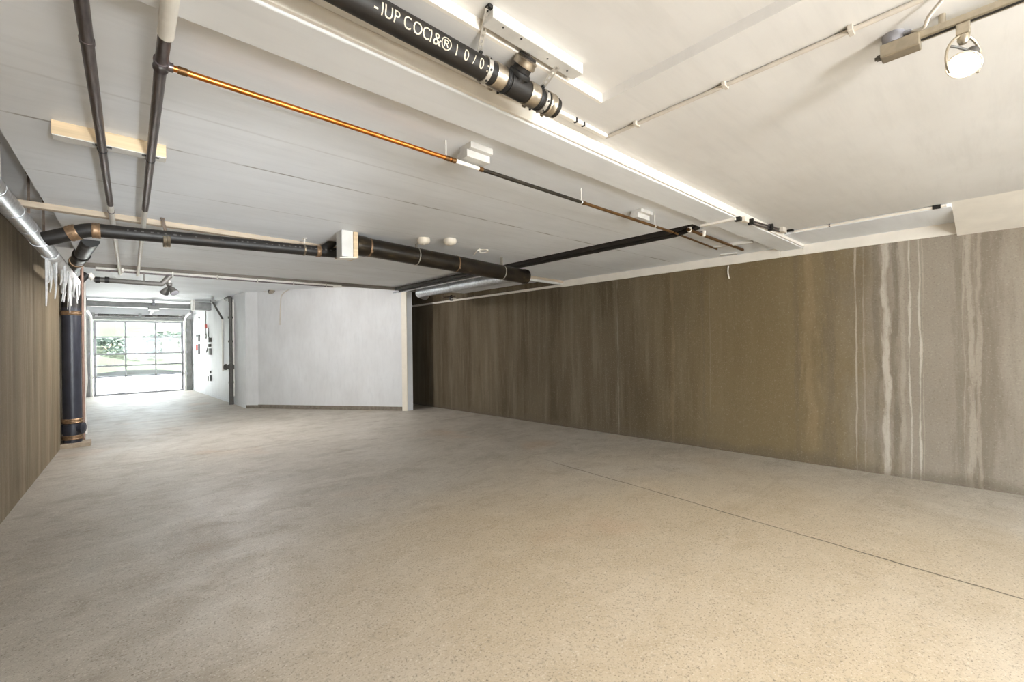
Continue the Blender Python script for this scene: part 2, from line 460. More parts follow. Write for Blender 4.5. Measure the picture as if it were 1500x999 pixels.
def wall(name, ring, m, z1=Z_TOP, low=-0.25):
    return struct(name, prism_xy(BM(), hx(ring), lambda y: floor_z(y)+low, zr(z1)), m)
wall('wall_right', [(XR, YB), (XR+TH, YB), (XR+TH, 9.0), (XR, 9.0)], 'wall_right')
wall('wall_left', [(XL-TH-0.25, YB), (XL, YB), (XL, 7.66), (XL-TH-0.25, 7.66)], 'wall_left')
wall('wall_corridor_left', [(-1.0, 7.66), (-0.86, 7.66), (-0.86, YD), (-1.0, YD)], 'white_wall')
# unseen back wall behind the camera; its wide glazed opening is added for fill daylight
WX0, WX1, WZ0, WZ1 = -0.25, 3.8, -0.86, 0.55
bm = BM()
add_box(bm, V(XL-0.3, YB-TH, -1.1), V(WX0, YB, Z_TOP)); add_box(bm, V(WX1, YB-TH, -1.1), V(XR+0.1, YB, Z_TOP))
add_box(bm, V(WX0, YB-TH, -1.1), V(WX1, YB, WZ0)); add_box(bm, V(WX0, YB-TH, WZ1), V(WX1, YB, Z_TOP))
struct('wall_back', bm, 'white_wall')
win = bpy.data.objects.new('fill_window_1', None); C.objects.link(win); win.location = V(1.8, YB-.06, WZ0); LOC[win] = Vector(win.location); win['kind'] = 'structure'
for k in range(6):
    x = WX0+(WX1-WX0)*k/5; bm = BM(); add_box(bm, V(x-.02, YB-.08, WZ0), V(x+.02, YB-.04, WZ1)); part('fill_mullion', bm, 'strip', win)
for k in range(5):
    a, b = WX0+(WX1-WX0)*k/5, WX0+(WX1-WX0)*(k+1)/5
    bm = BM(); add_box(bm, V(a, YB-.062, WZ0), V(b, YB-.058, WZ1)); part('pane', bm, 'glass', win)
for z in (WZ0, WZ1):
    bm = BM(); add_box(bm, V(WX0, YB-.08, z-.02), V(WX1, YB-.04, z+.02)); part('rail', bm, 'strip', win)
bm = BM(); add_box(bm, (-14, -30, -0.3), (20, (YB-.1)*H, -0.03)); struct('added_ground_forecourt', bm, 'added_asphalt')  # unseen ground outside the added opening, grey to limit bounced light
# the white partition: angled face, its narrow return and the corridor wall behind it
wall('wall_partition', [WC, WD, WA, WB, (WB[0]+0.1, YD), (WA[0]+0.12, WA[1]+0.1), (WC[0]+0.10, 8.2), (WC[0]+0.10, WC[1])], 'white_wall')
wall('wall_recess', [(WC[0], 8.2), (XR, 8.2), (XR, 8.3), (WC[0], 8.3)], 'wall_left')

# garage door opening in the end wall
DX0, DX1, DZT, DZB = -0.69, 1.11, 0.640, -1.2716
bm = BM()
add_box(bm, V(-1.0, YD+0.02, DZB-0.2), V(DX0-0.02, YD+0.22, Z_TOP))
add_box(bm, V(DX1+0.02, YD+0.02, DZB-0.2), V(1.5, YD+0.22, Z_TOP))
add_box(bm, V(DX0-0.02, YD+0.02, DZT+0.05), V(DX1+0.02, YD+0.22, Z_TOP))
struct('wall_front', bm, 'white_wall')

# ceilings: stepped drywall and paint
def slab(name, rings, z, m):
    bm = BM()
    for r in rings: prism_xy(bm, hx(r), zr(z), zr(Z_TOP)+0.05)
    return struct(name, bm, m)
def rect(x0, x1, y0, y1): return [(x0, y0), (x1, y0), (x1, y1), (x0, y1)]
PX, PY = 1.175, 0.87
YS, YSEAM = 1.05, 1.215
LED0, LED1 = 3.36, 3.68                        # the ledger line is slightly skewed
slab('ceiling_pocket', [rect(XL, PX, YB, PY)], Z_POCKET, 'ceiling_near')
slab('ceiling_near', [rect(PX, XR, YB, YS), rect(XL, PX, PY, YS)], Z_NEAR, 'ceiling_near')
SLX0, SLX1 = 2.80, 2.97                        # slot in the ceiling where two black pipes run
def led(x): return LED0 + (LED1-LED0)*(x-XL)/(XR-XL)
XCH = -0.335                                   # a raised chase for the duct along the left wall
slab('ceiling_chase', [rect(XL, XCH, YSEAM, 5.86)], 0.93, 'ceiling')
slab('ceiling_main', [[(XCH, YSEAM), (SLX0, YSEAM), (SLX0, led(SLX0)), (XCH, led(XCH))],
                      [(SLX1, YSEAM), (XR, YSEAM), (XR, LED1), (SLX1, led(SLX1))],
                      [(SLX0, YSEAM), (SLX1, YSEAM), (SLX1, YSEAM+0.12), (SLX0, YSEAM+0.12)]], Z_MAIN, 'ceiling')
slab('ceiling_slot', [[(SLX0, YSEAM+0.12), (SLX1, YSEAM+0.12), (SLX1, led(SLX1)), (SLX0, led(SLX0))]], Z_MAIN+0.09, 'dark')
slab('ceiling_mid', [[(XCH, led(XCH)), (XR, LED1), (XR, 5.86), (XCH, 5.86)]], Z_MID, 'ceiling')
slab('ceiling_far', [rect(XL-0.4, XR, 5.86, YD+0.3)], Z_FAR, 'ceiling')
bm = BM(); add_box(bm, V(XL, YS, Z_BEAM), V(XR, YSEAM, Z_TOP)); struct('ceiling_beam', bm, 'beam', 0.006)
bm = BM(); add_box(bm, V(XL, YS-0.012, Z_BEAM+0.006), V(XR, YS, Z_NEAR)); struct('trim_1', bm, 'strip', 0.003)
bm = BM(); add_box(bm, V(XL, PY-0.01, Z_NEAR), V(PX, PY, Z_POCKET)); struct('trim_2', bm, 'strip')
# ledger: tan front, skewed
bm = BM()
prism_xy(bm, hx([(XL, LED0-0.02), (XR, LED1-0.02), (XR, LED1+0.03), (XL, LED0+0.03)]), zr(0.732), zr(Z_MAIN))
struct('trim_3', bm, 'ledger', 0.004)
# far cross beam and the white wall plate along the top of the right wall
bm = BM(); add_box(bm, V(-0.325, 5.78, 0.762), V(3.62, 5.86, 0.84)); struct('trim_4', bm, 'brown_beam', 0.004)
bm = BM()
add_box(bm, V(XR-0.016, 0.17, 0.683), V(XR, YS, 0.766)); add_box(bm, V(XR-0.016, YS, 0.683), V(XR, YSEAM, Z_BEAM)); add_box(bm, V(XR-0.016, YSEAM, 0.683), V(XR, 3.7, Z_MAIN))
struct('trim_5', bm, 'strip', 0.006)
bm = BM(); add_box(bm, V(XR-0.012, 3.7, 0.69), V(XR, 8.2, 0.72)); struct('trim_6', bm, 'strip')
# lower soffit along the right wall with a bright sloped board beyond it
bm = BM(); add_box(bm, V(3.62, 0.17, 0.762), V(XR, YS, Z_NEAR)); struct('ceiling_soffit', bm, 'ceiling', 0.004)
bm = BM()
add_hull(bm, [V(XR, YB, 0.672), V(3.60, YB, Z_NEAR), V(XR, YB, Z_NEAR+0.02)], [V(XR, 0.17, 0.672), V(3.60, 0.17, Z_NEAR), V(XR, 0.17, Z_NEAR+0.02)])
struct('ceiling_slope', bm, 'strip')
# concrete curb under the partition and its wooden corner post
def along(p, q, t): return (p[0]+(q[0]-p[0])*t, p[1]+(q[1]-p[1])*t)
def wall_board(name, p, q, zlo, zhi, m, out=0.012):
    d = Vector((q[0]-p[0], q[1]-p[1], 0)).normalized(); n = Vector((d.y, -d.x, 0))
    if n.dot(Vector((-p[0], -p[1], 0))) < 0: n = -n
    e = n*out
    ring = [(p[0]*H, p[1]*H), (q[0]*H, q[1]*H), (q[0]*H+e.x, q[1]*H+e.y), (p[0]*H+e.x, p[1]*H+e.y)]
    return struct(name, prism_xy(BM(), ring, zlo, zhi), m)
wall_board('baseboard_front', along(WC, WD, 0.03), WD, lambda y: floor_z(y)-0.05, lambda y: floor_z(y)+0.10, 'curb', 0.014)
wall_board('baseboard_corner', WD, WA, lambda y: floor_z(y)-0.05, lambda y: floor_z(y)+0.085, 'curb', 0.014)
wall_board('baseboard_corridor', WA, WB, lambda y: floor_z(y)-0.05, lambda y: floor_z(y)+0.08, 'white_wall', 0.014)
wall_board('trim_7', WC, along(WC, WD, 0.03), lambda y: floor_z(y)-0.01, zr(Z_FAR), 'plastic_white', 0.02)

# ------------------------------------------------------------------ garage door with daylight behind it
rows = [0.640, 0.216, -0.22, -0.52, -0.795, DZB]
cols = [DX0, DX0+(DX1-DX0)/3, DX0+(DX1-DX0)*2/3, DX1]
door = bpy.data.objects.new('door_1', None); C.objects.link(door)
door.location = VF((DX0+DX1)/2, YD); LOC[door] = Vector(door.location); door['kind'] = 'structure'
for i, z in enumerate(rows):
    h = 0.036 if 0 < i < 5 else 0.05
    zz = z - (0.0225 if i == 0 else -0.0225 if i == 5 else 0)
    bm = BM(); add_box(bm, V(DX0, YD-0.03, zz-h/2), V(DX1, YD+0.01, zz+h/2)); part('rail', bm, 'light_steel', door, bevel=0.004)
for i, x in enumerate(cols):
    w = 0.032 if 0 < i < 3 else 0.055
    xx = x + (w/2 if i == 0 else -w/2 if i == 3 else 0)
    for (a, b) in zip(rows, rows[1:]):
        pass
    bm = BM(); add_box(bm, V(xx-w/2, YD-0.024, DZB), V(xx+w/2, YD+0.008, rows[0])); part('stile', bm, 'light_steel', door, bevel=0.004)
for a, b in zip(rows, rows[1:]):
    for c0, c1 in zip(cols, cols[1:]):
        bm = BM(); add_box(bm, V(c0, YD-0.008, b), V(c1, YD-0.004, a)); part('pane', bm, 'glass', door)
for z in rows[1:5]:
    for x in (DX0+0.03, cols[1], cols[2], DX1-0.03):
        bm = BM(); add_box(bm, V(x-0.02, YD-0.045, z-0.03), V(x+0.02, YD-0.03, z+0.03)); part('hinge', bm, 'grey_steel', door, bevel=0.003)
bm = BM()
add_box(bm, V(-0.855, YD-0.06, DZB), V(DX0-0.055, YD+0.02, 0.66)); struct('trim_8', bm, 'grey_steel', 0.006)
bm = BM()
add_box(bm, V(DX1+0.06, YD-0.06, DZB), V(1.285, YD+0.02, 0.70)); struct('trim_9', bm, 'grey_steel', 0.006)
bm = BM(); add_box(bm, V(DX0-0.05, YD-0.05, 0.65), V(DX1+0.05, YD+0.02, 0.72)); struct('trim_10', bm, 'grey_steel', 0.006)

# door tracks: vertical channel, bend and horizontal run
def track(x, label):
    t = thing('door_track', label, 'track', V(x, YD-0.1, DZB), 'curved rails of the garage door')
    bm = BM(); pts = fillet([V(x, YD-0.08, DZB+0.01), V(x, YD-0.08, 0.74), V(x, YD-1.6, 0.80)], 0.3*H, 8)
    add_tube(bm, pts, 0.035, 8); part('rail', bm, 'white_pipe', t)
    for z in (-0.8, -0.2, 0.4):
        bm = BM(); add_box(bm, V(x-0.05, YD-0.06, z-0.03), V(x+0.05, YD-0.09, z+0.03)); part('bracket', bm, 'light_steel', t)
    bm = BM(); add_box(bm, V(x-0.012, YD-1.6, 0.79), V(x+0.012, YD-1.56, Z_FAR)); part('hanger', bm, 'light_steel', t)
track(DX0-0.03, 'white curved garage door track on the left of the glazed door')
track(DX1+0.03, 'white curved garage door track beside the right-hand white corridor wall')
# torsion bar with springs
t = thing('torsion_bar', 'dark spring bar mounted above the glazed garage door', 'spring', V(0.2, YD-0.08, 0.75))
bm = BM(); add_tube(bm, [V(DX0-0.05, YD-0.1, 0.77), V(DX1+0.05, YD-0.1, 0.77)], 0.018, 10); part('shaft', bm, 'steel_pipe', t)
for x0, x1 in ((-0.6, 0.1), (0.3, 1.0)):
    bm = BM(); prof = []
    n = 40
    for i in range(n+1): prof.append(((x1-x0)*H*i/n, 0.045 if i % 2 else 0.036))
    add_lathe(bm, V(x0, YD-0.1, 0.77), (1, 0, 0), prof, 12); part('spring', bm, 'grey_lamp', t)
for x in (DX0, 0.2, DX1):
    bm = BM(); add_box(bm, V(x-0.03, YD-0.13, 0.73), V(x+0.03, YD+0.03, 0.83)); part('bracket', bm, 'grey_steel', t)
# outside
bm = BM(); add_box(bm, (-14, (YD+0.05)*H, floor_z(99)-0.5), (16, 42, floor_z(99)-0.005)); struct('ground_driveway', bm, 'driveway')
bm = BM(); nx, ny = 40, 14
vs = [[bm.verts.new((-26+52*i/nx, 34+26*j/ny, floor_z(99)-0.02+6.2*(j/ny)**0.9+0.35*math.sin(i*0.7+j)+random.uniform(-.15, .15)*(j > 0))) for i in range(nx+1)] for j in range(ny+1)]
for j in range(ny):
    for i in range(nx):
        f = bm.faces.new((vs[j][i], vs[j][i+1], vs[j+1][i+1], vs[j+1][i])); f.smooth = True
struct('terrain_hill', bm, 'hill')
def shrub(px, base_y, r, h, label):
    a = ray(px, 500); d = base_y/a.y
    loc = Vector((a.x*d, base_y, floor_z(99)+max(0, (base_y-34)*0.26)))
    t = thing('shrub', label, 'shrub', loc, 'shrubs on the slope outside the garage door')
    bm = BM()
    for k in range(420):
        th = random.uniform(0, 2*PI); ph = math.acos(random.uniform(-0.3, 1)); rr = random.uniform(0.55, 1)
        c = loc + Vector((math.cos(th)*math.sin(ph)*r*rr, math.sin(th)*math.sin(ph)*r*rr, h*0.4 + math.cos(ph)*h*0.6*rr))
        n = Vector((random.gauss(0, 1), random.gauss(0, 1), random.gauss(0, 1))).normalized(); u, w = frame_of(n)
        s = random.uniform(0.10, 0.2)
        vs = [bm.verts.new(c+u*s), bm.verts.new(c+w*s*0.5), bm.verts.new(c-u*s), bm.verts.new(c-w*s*0.5)]; bm.faces.new(vs)
    part('foliage', bm, 'leaf', t)
    bm = BM()
    for k in range(5):
        th = k*1.3; add_tube(bm, [loc+Vector((0, 0, -0.1)), loc+Vector((math.cos(th)*r*0.3, math.sin(th)*r*0.3, h*0.4))], 0.02, 6)
    part('stem', bm, 'wood', t)
shrub(203, 38, 1.7, 0.8, 'pale green shrub seen through the middle bay of the garage door')
shrub(158, 40, 1.5, 0.8, 'pale green shrub seen through the left bay of the garage door')
shrub(246, 41, 1.6, 0.9, 'pale green low shrub seen through the right bay of the garage door')

# ------------------------------------------------------------------ pipe fittings
def band(parent, p, d, r, w, m='steel_band', name='band'):
    d = Vector(d).normalized(); bm = BM()
    prof = [(0, r), (0, r*1.10), (w*0.18, r*1.16), (w*0.32, r*1.11), (w*0.5, r*1.15), (w*0.68, r*1.11), (w*0.82, r*1.16), (w, r*1.10), (w, r)]
    add_lathe(bm, Vector(p)-d*w/2, d, prof, 28)
    o = part(name, bm, m, parent)
    s = BM(); u = Vector((0, 0, -1)) if abs(d.z) < .5 else Vector((0, -1, 0))
    side = d.cross(u).normalized()
    c = Vector(p) + u*r*1.16*0.5 + side*r*1.16*0.86
    add_obox(s, c, d, u, side, w*0.35, r*0.5, r*0.22); part('screw', s, m, o)
    return o

def strap(parent, p, q, w, m='strap', face=(0, -1, 0), name='strap', holes=True):
    """perforated hanger strap: two rails joined by rungs"""
    p, q = Vector(p), Vector(q); L = (q-p).length; d = (q-p).normalized()
    f = Vector(face); side = d.cross(f).normalized(); f = side.cross(d).normalized(); bm = BM(); th = 0.0025
    if holes:
        for s in (-1, 1): add_obox(bm, (p+q)/2 + side*s*w*0.36, side, f, d, w*0.28, th, L)
        n = max(2, int(L/(w*0.95)))
        for i in range(n+1): add_obox(bm, p + d*L*i/n, side, f, d, w*0.46, th, min(w*0.45, L/n*0.5))
    else: add_obox(bm, (p+q)/2, side, f, d, w, th, L)
    return part(name, bm, m, parent)

# printed black drain pipe under the near ceiling (runs across, towards the right wall)
pA, pB = onY(470, -35, 0.905), onY(813, 157, 0.905)
PA = Vector((pA.x, 0.905*H, zr(0.735))); PB = Vector((pB.x, 0.905*H, zr(0.722)))
PR = 0.029*H
t = thing('drain_pipe', 'thick black drain pipe with white lettering and steel couplings under the ceiling', 'pipe', PA)
PD = (PB-PA).normalized()
bm = BM(); add_tube(bm, [PA-PD*0.7, PB], PR, 36); part('pipe_barrel', bm, 'abs', t)
def at(px):            # point on this pipe's axis in the vertical plane of pixel column px
    d = ray(px, 499); u = Vector((d.x, d.y)); k = PA.x*u.y - PA.y*u.x; e = PD.x*u.y - PD.y*u.x
    return PA + PD*(-k/e)
for px, w in ((732, 0.050), (781, 0.050), (807, 0.040)):
    band(t, at(px), PD, PR, w, 'steel_band', 'coupling')
for px in (743, 790): band(t, at(px), PD, PR*0.98, 0.02, 'black', 'rubber_collar')
bm = BM(); add_lathe(bm, at(759), PD, [(-0.045, PR), (-0.045, PR*1.09), (0.04, PR*1.09), (0.04, PR)], 28); part('tee_body', bm, 'abs', t)
# the tee branch rises at an angle to the ceiling
c = at(757); br = Vector((0.28, -0.62, 0.6)).normalized()
bp = onY(752, 96, 0.84)
bdir = Vector((0.02, -0.8, 0.75)).normalized()
bm = BM(); add_tube(bm, [c, c+bdir*0.115], PR*0.9, 24); o = part('tee_branch', bm, 'abs', t)
s = BM(); add_lathe(s, c+bdir*0.075, bdir, [(0, PR*0.9), (0, PR*1.08), (0.008, PR*1.14), (0.016, PR*1.08), (0.026, PR*1.14), (0.032, PR*0.9)], 24); part('clamp', s, 'steel_band', o)
s = BM(); add_lathe(s, c+bdir*0.038, bdir, [(0, PR*0.9), (0, PR*1.08), (0.008, PR*1.12), (0.016, PR*1.08), (0.02, PR*0.9)], 24); part('clamp', s, 'black', o)
# two hanger loops round the pipe with straps up to the blocking
for px in (714, 797):
    p = at(px); bm = BM(); w = 0.017
    add_lathe(bm, p-PD*w/2, PD, [(0, PR*1.0), (0, PR*1.13), (w, PR*1.13), (w, PR*1.0)], 32); lp = part('hanger_loop', bm, 'strap', t)
    for k in range(14):
        a = 2*PI*k/14; n = Vector((0, math.cos(a), math.sin(a))); s = BM()
        if k % 2 == 0:
            add_lathe(s, p + n*PR*1.12, n, [(0, 0.0045), (0.0028, 0.0045)], 8); part('hole', s, 'black', lp)
PHole = None
# white ink glyphs wrapped on the side that faces the camera
def glyph_mesh(ch, size, sx=1.0):
    cu = bpy.data.curves.new('glyph_curve', 'FONT'); cu.body = ch; cu.size = size; cu.align_x = 'CENTER'; cu.align_y = 'CENTER'
    cu.resolution_u = 3
    ob = bpy.data.objects.new('glyph_tmp', cu); C.objects.link(ob)
    bpy.context.view_layer.update()
    me = bpy.data.meshes.new_from_object(ob.evaluated_get(bpy.context.evaluated_depsgraph_get()))
    C.objects.unlink(ob); bpy.data.objects.remove(ob); bpy.data.curves.remove(cu)
    return me
def ring_point(p, ang, r):   # 0 = straight down, positive towards the camera's side (-y)
    return p + Vector((0, -math.sin(ang), -math.cos(ang)))*r
glyphs = [('-', 549, 1.0), ('I', 558, 1.0), ('U', 567, 1.0), ('P', 578.5, 1.0), ('C', 594, 1.0), ('O', 608.5, 1.0), ('C', 621, 1.0), ('I', 628, 1.0),
          ('&', 637, 1.0), ('®', 650, 1.05), ('1', 665, 1.0), ('0', 679, 1.0), ('/', 690.5, .85), ('0', 701, 1.0), (':', 710, 0.9)]
for ch, px, sc in glyphs:
    me = glyph_mesh(ch, 0.052*sc); base = at(px); g = BM(); g.from_mesh(me); bpy.data.meshes.remove(me)
    bmesh.ops.triangulate(g, faces=g.faces)
    for _ in range(5):
        long_ = [e for e in g.edges if e.calc_length() > 0.005]
        if not long_: break
        bmesh.ops.subdivide_edges(g, edges=long_, cuts=1); bmesh.ops.triangulate(g, faces=g.faces)
    if ch in '01IUPCO': # thin the strokes' counterpart: hand-stencilled capitals are narrow
        for v in g.verts: v.co.x *= 0.82
    vm = {}; ink = BM()
    for v in g.verts:
        ang = math.radians(68) + v.co.y/PR
        vm[v] = ink.verts.new(ring_point(base + PD*v.co.x, ang, PR*1.02))
    for f in g.faces:
        try: ink.faces.new([vm[v] for v in f.verts])
        except ValueError: pass
    g.free(); part('letter', ink, 'ink', t, 'white stencilled letter')

# painted timber blocking that carries the hangers
ZBLK = 0.784
q0 = onZ(720, 27, ZBLK); q1 = onZ(857, 107, ZBLK)
BY = (q0.y+q1.y)/2; BD = max(.04, onZ(709, 43, ZBLK).y-q0.y)
bm = BM(); add_box(bm, (q0.x, BY, zr(ZBLK)), (q1.x, BY+BD, zr(Z_POCKET)))
blk = solo('timber_block', bm, 'wood_white', 'white painted timber block screwed to ceiling above the lettered pipe', 'timber', bevel=0.003)
for x in (0.12, 0.3, 0.62, 0.86):
    s = BM(); add_lathe(s, (q0.x+(q1.x-q0.x)*x, BY+0.015+0.015*(x > .5), zr(ZBLK)+0.001), (0, 0, -1), [(0, 0.005), (0.002, 0.004)], 8)
    LOC[blk] = Vector(blk.location); part('screw', s, 'black', blk)
st = thing('pipe_hanger', 'perforated metal strap hanging from left end of the white timber block', 'hanger', at(705), 'perforated straps above the lettered pipe')
sp = at(705)+Vector((0, -.004, PR*1.0))
stop = Vector((q0.x-.012, BY+.012, zr(ZBLK+.022)))
strap(st, sp, stop, 0.02, 'strap', (-.3, -1, 0))
bm = BM(); add_lathe(bm, sp+Vector((0, -0.004, 0.004)), (0, -1, 0), [(0, .008), (.012, .008)], 6); part('bolt', bm, 'black', st)
bm = BM(); add_obox(bm, stop+Vector((.004, 0, .004)), (1, 0, 0), (0, 1, 0), (0, 0, 1), .016, .024, .012); part('anchor', bm, 'black', st)
st = thing('pipe_hanger', 'perforated metal strap hanging from middle of the white timber block', 'hanger', at(796), 'perforated straps above the lettered pipe')
sp = at(794)+Vector((0, -.012, PR*1.0))
strap(st, sp, Vector((sp.x-.004, BY+BD*.6, zr(ZBLK))), 0.02, 'strap', (-.3, -1, 0))
bm = BM(); add_lathe(bm, sp+Vector((-.0, -0.004, 0.004)), (0, -1, 0), [(0, .008), (.014, .008)], 6); part('bolt', bm, 'black', st)

# white raceway beside that pipe with clips
ra = onZ(815, 166, Z_NEAR-0.01); rb = onZ(887, 201, Z_NEAR-0.01)
ry = 0.985*H
t = thing('raceway', 'slim white surface raceway running along ceiling edge past the lettered pipe', 'raceway', Vector((rb.x, ry, zr(Z_NEAR))))
bm = BM(); add_box(bm, (-0.5*H, ry-0.012, zr(Z_NEAR)-0.02), (rb.x, ry+0.012, zr(Z_NEAR))); part('channel', bm, 'strip', t, bevel=0.003)
for px in (842, 853):
    p = onY(px, 170, 0.985); bm = BM(); add_box(bm, (p.x-.005, ry-0.015, zr(Z_NEAR)-.0215), (p.x+.005, ry+0.004, zr(Z_NEAR)-.001)); part('clip', bm, 'black', t)

# ------------------------------------------------------------------ conduit to the track light, flexible lead
cx = 1.372
y_a = onX(888, 197, cx).y; y_b = onX(1352, 1, cx).y
cz = zr(Z_NEAR)-0.011
t = thing('conduit', 'thin beige conduit along the near ceiling leading to the track light', 'conduit', (cx*H, y_a, cz))
bm = BM(); add_tube(bm, [(cx*H, y_a, cz), (cx*H, y_b, cz)], 0.009, 12); part('tube', bm, 'conduit', t)
for k in (0.15, 0.5, 0.85):
    yy = y_a+(y_b-y_a)*k; bm = BM(); add_box(bm, (cx*H-.022, yy-.008, cz-.0105), (cx*H+.022, yy+.008, zr(Z_NEAR))); part('saddle', bm, 'conduit', t, bevel=.002)
TX = 1.49; TZ = 0.752
f0 = Vector((cx*H, y_b-.005, cz)); f1 = onX(1335, 47, TX)
bm = BM(); pts = [f0, f0+Vector((0.01, -0.05, -0.004)), onX(1362, 22, 1.42), onX(1353, 40, 1.455), f1]
add_tube(bm, spline(pts), 0.006, 10)
solo('flexible_lead', bm, 'strip', 'pale flexible cable looping from conduit end to the track feed box', 'cable')

# track: rail, live-end box, lamp head
ty0 = onX(1291, 90, TX).y; tx = TX*H; tz = zr(TZ)
t = thing('light_track', 'brushed nickel ceiling light track with boxed feed end', 'light track', (tx, ty0, zr(Z_NEAR)))
bm = BM()
add_box(bm, (tx-.018, YB*H*0.72, tz-.012), (tx+.018, ty0-0.01, tz+.012)); part('rail', bm, 'nickel', t, bevel=.003)
bm = BM(); add_box(bm, (tx-.007, YB*H*0.72, tz-.0125), (tx+.007, ty0-0.05, tz-.010)); part('slot', bm, 'black', t)
yb1 = onX(1349, 70, TX).y
bm = BM(); add_box(bm, (tx-.028, yb1, tz-.035), (tx+.028, ty0, tz+.012)); part('feed_box', bm, 'nickel', t, bevel=.004)
bm = BM(); add_lathe(bm, (tx, ty0, tz-.02), (0, 1, 0), [(0, .011), (.012, .011), (.012, .007), (.018, .007)], 8); part('knockout', bm, 'grey_lamp', t)
jb = Vector((tx, (yb1+ty0)/2+.02, tz+.012))
bm = BM(); add_lathe(bm, jb, (0, 0, 1), [(0, .028), (zr(Z_NEAR)-jb.z-.004, .032), (zr(Z_NEAR)-jb.z, .032)], 24); part('ceiling_box', bm, 'light_steel', t)
bm = BM(); add_tube(bm, spline([f1, f1+Vector((-.0, .03, .004)), jb+Vector((.02, .0, .012))]), .010, 10); part('connector', bm, 'light_steel', t)
for yy in (-0.35*H, -1.2*H):
    bm = BM(); add_lathe(bm, (tx, yy, tz+.012), (0, 0, 1), [(0, .01), (zr(Z_NEAR)-tz-.012, .01)], 12); part('standoff', bm, 'nickel', t)
for yy in (ty0-.16,):
    bm = BM(); add_lathe(bm, (tx, yy, tz+.012), (0, 0, 1), [(0, .01), (zr(Z_NEAR)-tz-.012, .01)], 12); part('standoff', bm, 'nickel', t)

def lamp_head(y, label, aim, power, group='track lamp heads'):
    top = Vector((tx, y, tz-.012)); t = thing('track_lamp', label, 'lamp', top, group)
    bm = BM(); add_box(bm, (tx-.015, y-.017, tz-.052), (tx+.015, y+.017, tz-.012)); part('adapter', bm, 'nickel', t, bevel=.004)
    hub = Vector((tx, y, tz-.060))
    bm = BM(); add_lathe(bm, hub+Vector((0, 0, .008)), (0, 0, -1), [(0, .014), (.012, .016), (.026, .010), (.03, .002)], 16); part('swivel', bm, 'nickel', t)
    u = Vector((Rt.x, Rt.y, 0)).normalized(); cc = hub + Vector((0, 0, -.068)); pts = []
    for k in range(25):
        g = math.radians(-38 + 256*k/24); pts.append(cc + u*math.cos(g)*.058 + Vector((0, 0, 1))*math.sin(g)*.076)
    bm = BM(); add_tube(bm, pts, .0042, 8); part('yoke', bm, 'nickel', t)
    ax = Vector(aim).normalized(); b0 = cc - ax*.030 + u*.010 + Vector((0, 0, -.006))
    bm = BM(); add_tube(bm, [cc-u*.045+Vector((0, 0, .042)), cc-u*.02+Vector((0, 0, .038)), b0-ax*.018], .004, 8); part('arm', bm, 'grey_lamp', t)
    bm = BM(); add_lathe(bm, b0-ax*.026, ax, [(0, .012), (.004, .017), (.034, .019), (.036, .017)], 20); part('socket', bm, 'grey_lamp', t)
    bm = BM(); add_lathe(bm, b0+ax*.008, ax, [(0, .016), (.012, .020), (.036, .040), (.046, .046), (.049, .045)], 28); o = part('bulb', bm, 'bulb_glass', t)
    bm = BM(); add_lathe(bm, b0+ax*.0572, ax, [(0, .042), (.004, .036), (.007, .02), (.008, .001)], 28); part('lens', bm, 'bulb', o)
    L = bpy.data.lights.new('lamp_light', 'SPOT'); L.energy = power; L.color = (1.0, 0.955, 0.89); L.shadow_soft_size = .045
    L.spot_size = math.radians(168); L.spot_blend = 0.9
    lo = bpy.data.objects.new('lamp_light', L); C.objects.link(lo); lo.parent = t
    p = b0+ax*.08; lo.location = p-LOC[t]; lo.rotation_euler = ax.to_track_quat('-Z', 'Y').to_euler()
    return t
yl = onX(1411, 50, TX).y
LP = 24
lamp_head(yl, 'lit track spotlight in an open metal hoop below the nickel track', -ray(1410, 105).normalized()*.42-Rt*.5-Z0*.75, LP)
lamp_head(-0.45*H, 'second lit track spotlight, further along the track out of the frame', Vector((-0.5, 0.35, -0.75)), LP*1.5)
lamp_head(-1.3*H, 'third lit track spotlight at the far end of the track out of the frame', Vector((-0.6, 0.5, -0.6)), LP*1.5)

# ------------------------------------------------------------------ left: two steel pipes, copper branch, clamp board
ZP = 0.70
def ypipe(px, py): p = onZ(px, py, ZP); return p
x1 = (onZ(120.5, 0, ZP).x + onZ(164, 322, ZP).x)/2; x2 = (onZ(240, 97, ZP).x + onZ(208, 330, ZP).x)/2
zp = zr(ZP); r1 = 0.0125*H
yJ = onZ(241, 96, ZP).y; yE = 5.72*H; yW = onZ(164, 300, ZP).y
t = thing('steel_pipe', 'dark steel ceiling pipe, the left one of two parallel pipes', 'pipe', (x1, yW, zp), 'two steel pipes under the left ceiling')
bm = BM(); add_tube(bm, [(x1, -1.5, zp), (x1, onZ(138, 205, ZP).y, zp)], r1, 18); part('pipe_barrel', bm, 'steel_pipe', t)
bm = BM(); add_tube(bm, [(x1, onZ(138, 205, ZP).y, zp), (x1, yW, zp)], r1*0.98, 18); part('pipe_barrel', bm, 'steel_pipe', t)
bm = BM(); add_tube(bm, [(x1, yW, zp), (x1, yE, zp)], r1*1.0, 18); part('pipe_barrel', bm, 'white_pipe', t, 'white painted far length')
for py in (60, 305):
    y = onZ(130, py, ZP).y; bm = BM(); add_lathe(bm, (x1, y-.012, zp), (0, 1, 0), [(0, r1), (0, r1*1.12), (.024, r1*1.12), (.024, r1)], 18); part('coupling', bm, 'steel_pipe', t)
t = thing('steel_pipe', 'dark steel ceiling pipe with white near end and copper branch', 'pipe', (x2, yW, zp), 'two steel pipes under the left ceiling')
yWh = onZ(245, 52, ZP).y
bm = BM(); add_tube(bm, [(x2+.004, -1.5, zp), (x2+.004, yWh, zp)], r1*1.25, 18); part('pipe_barrel', bm, 'white_pipe', t, 'white painted near length')
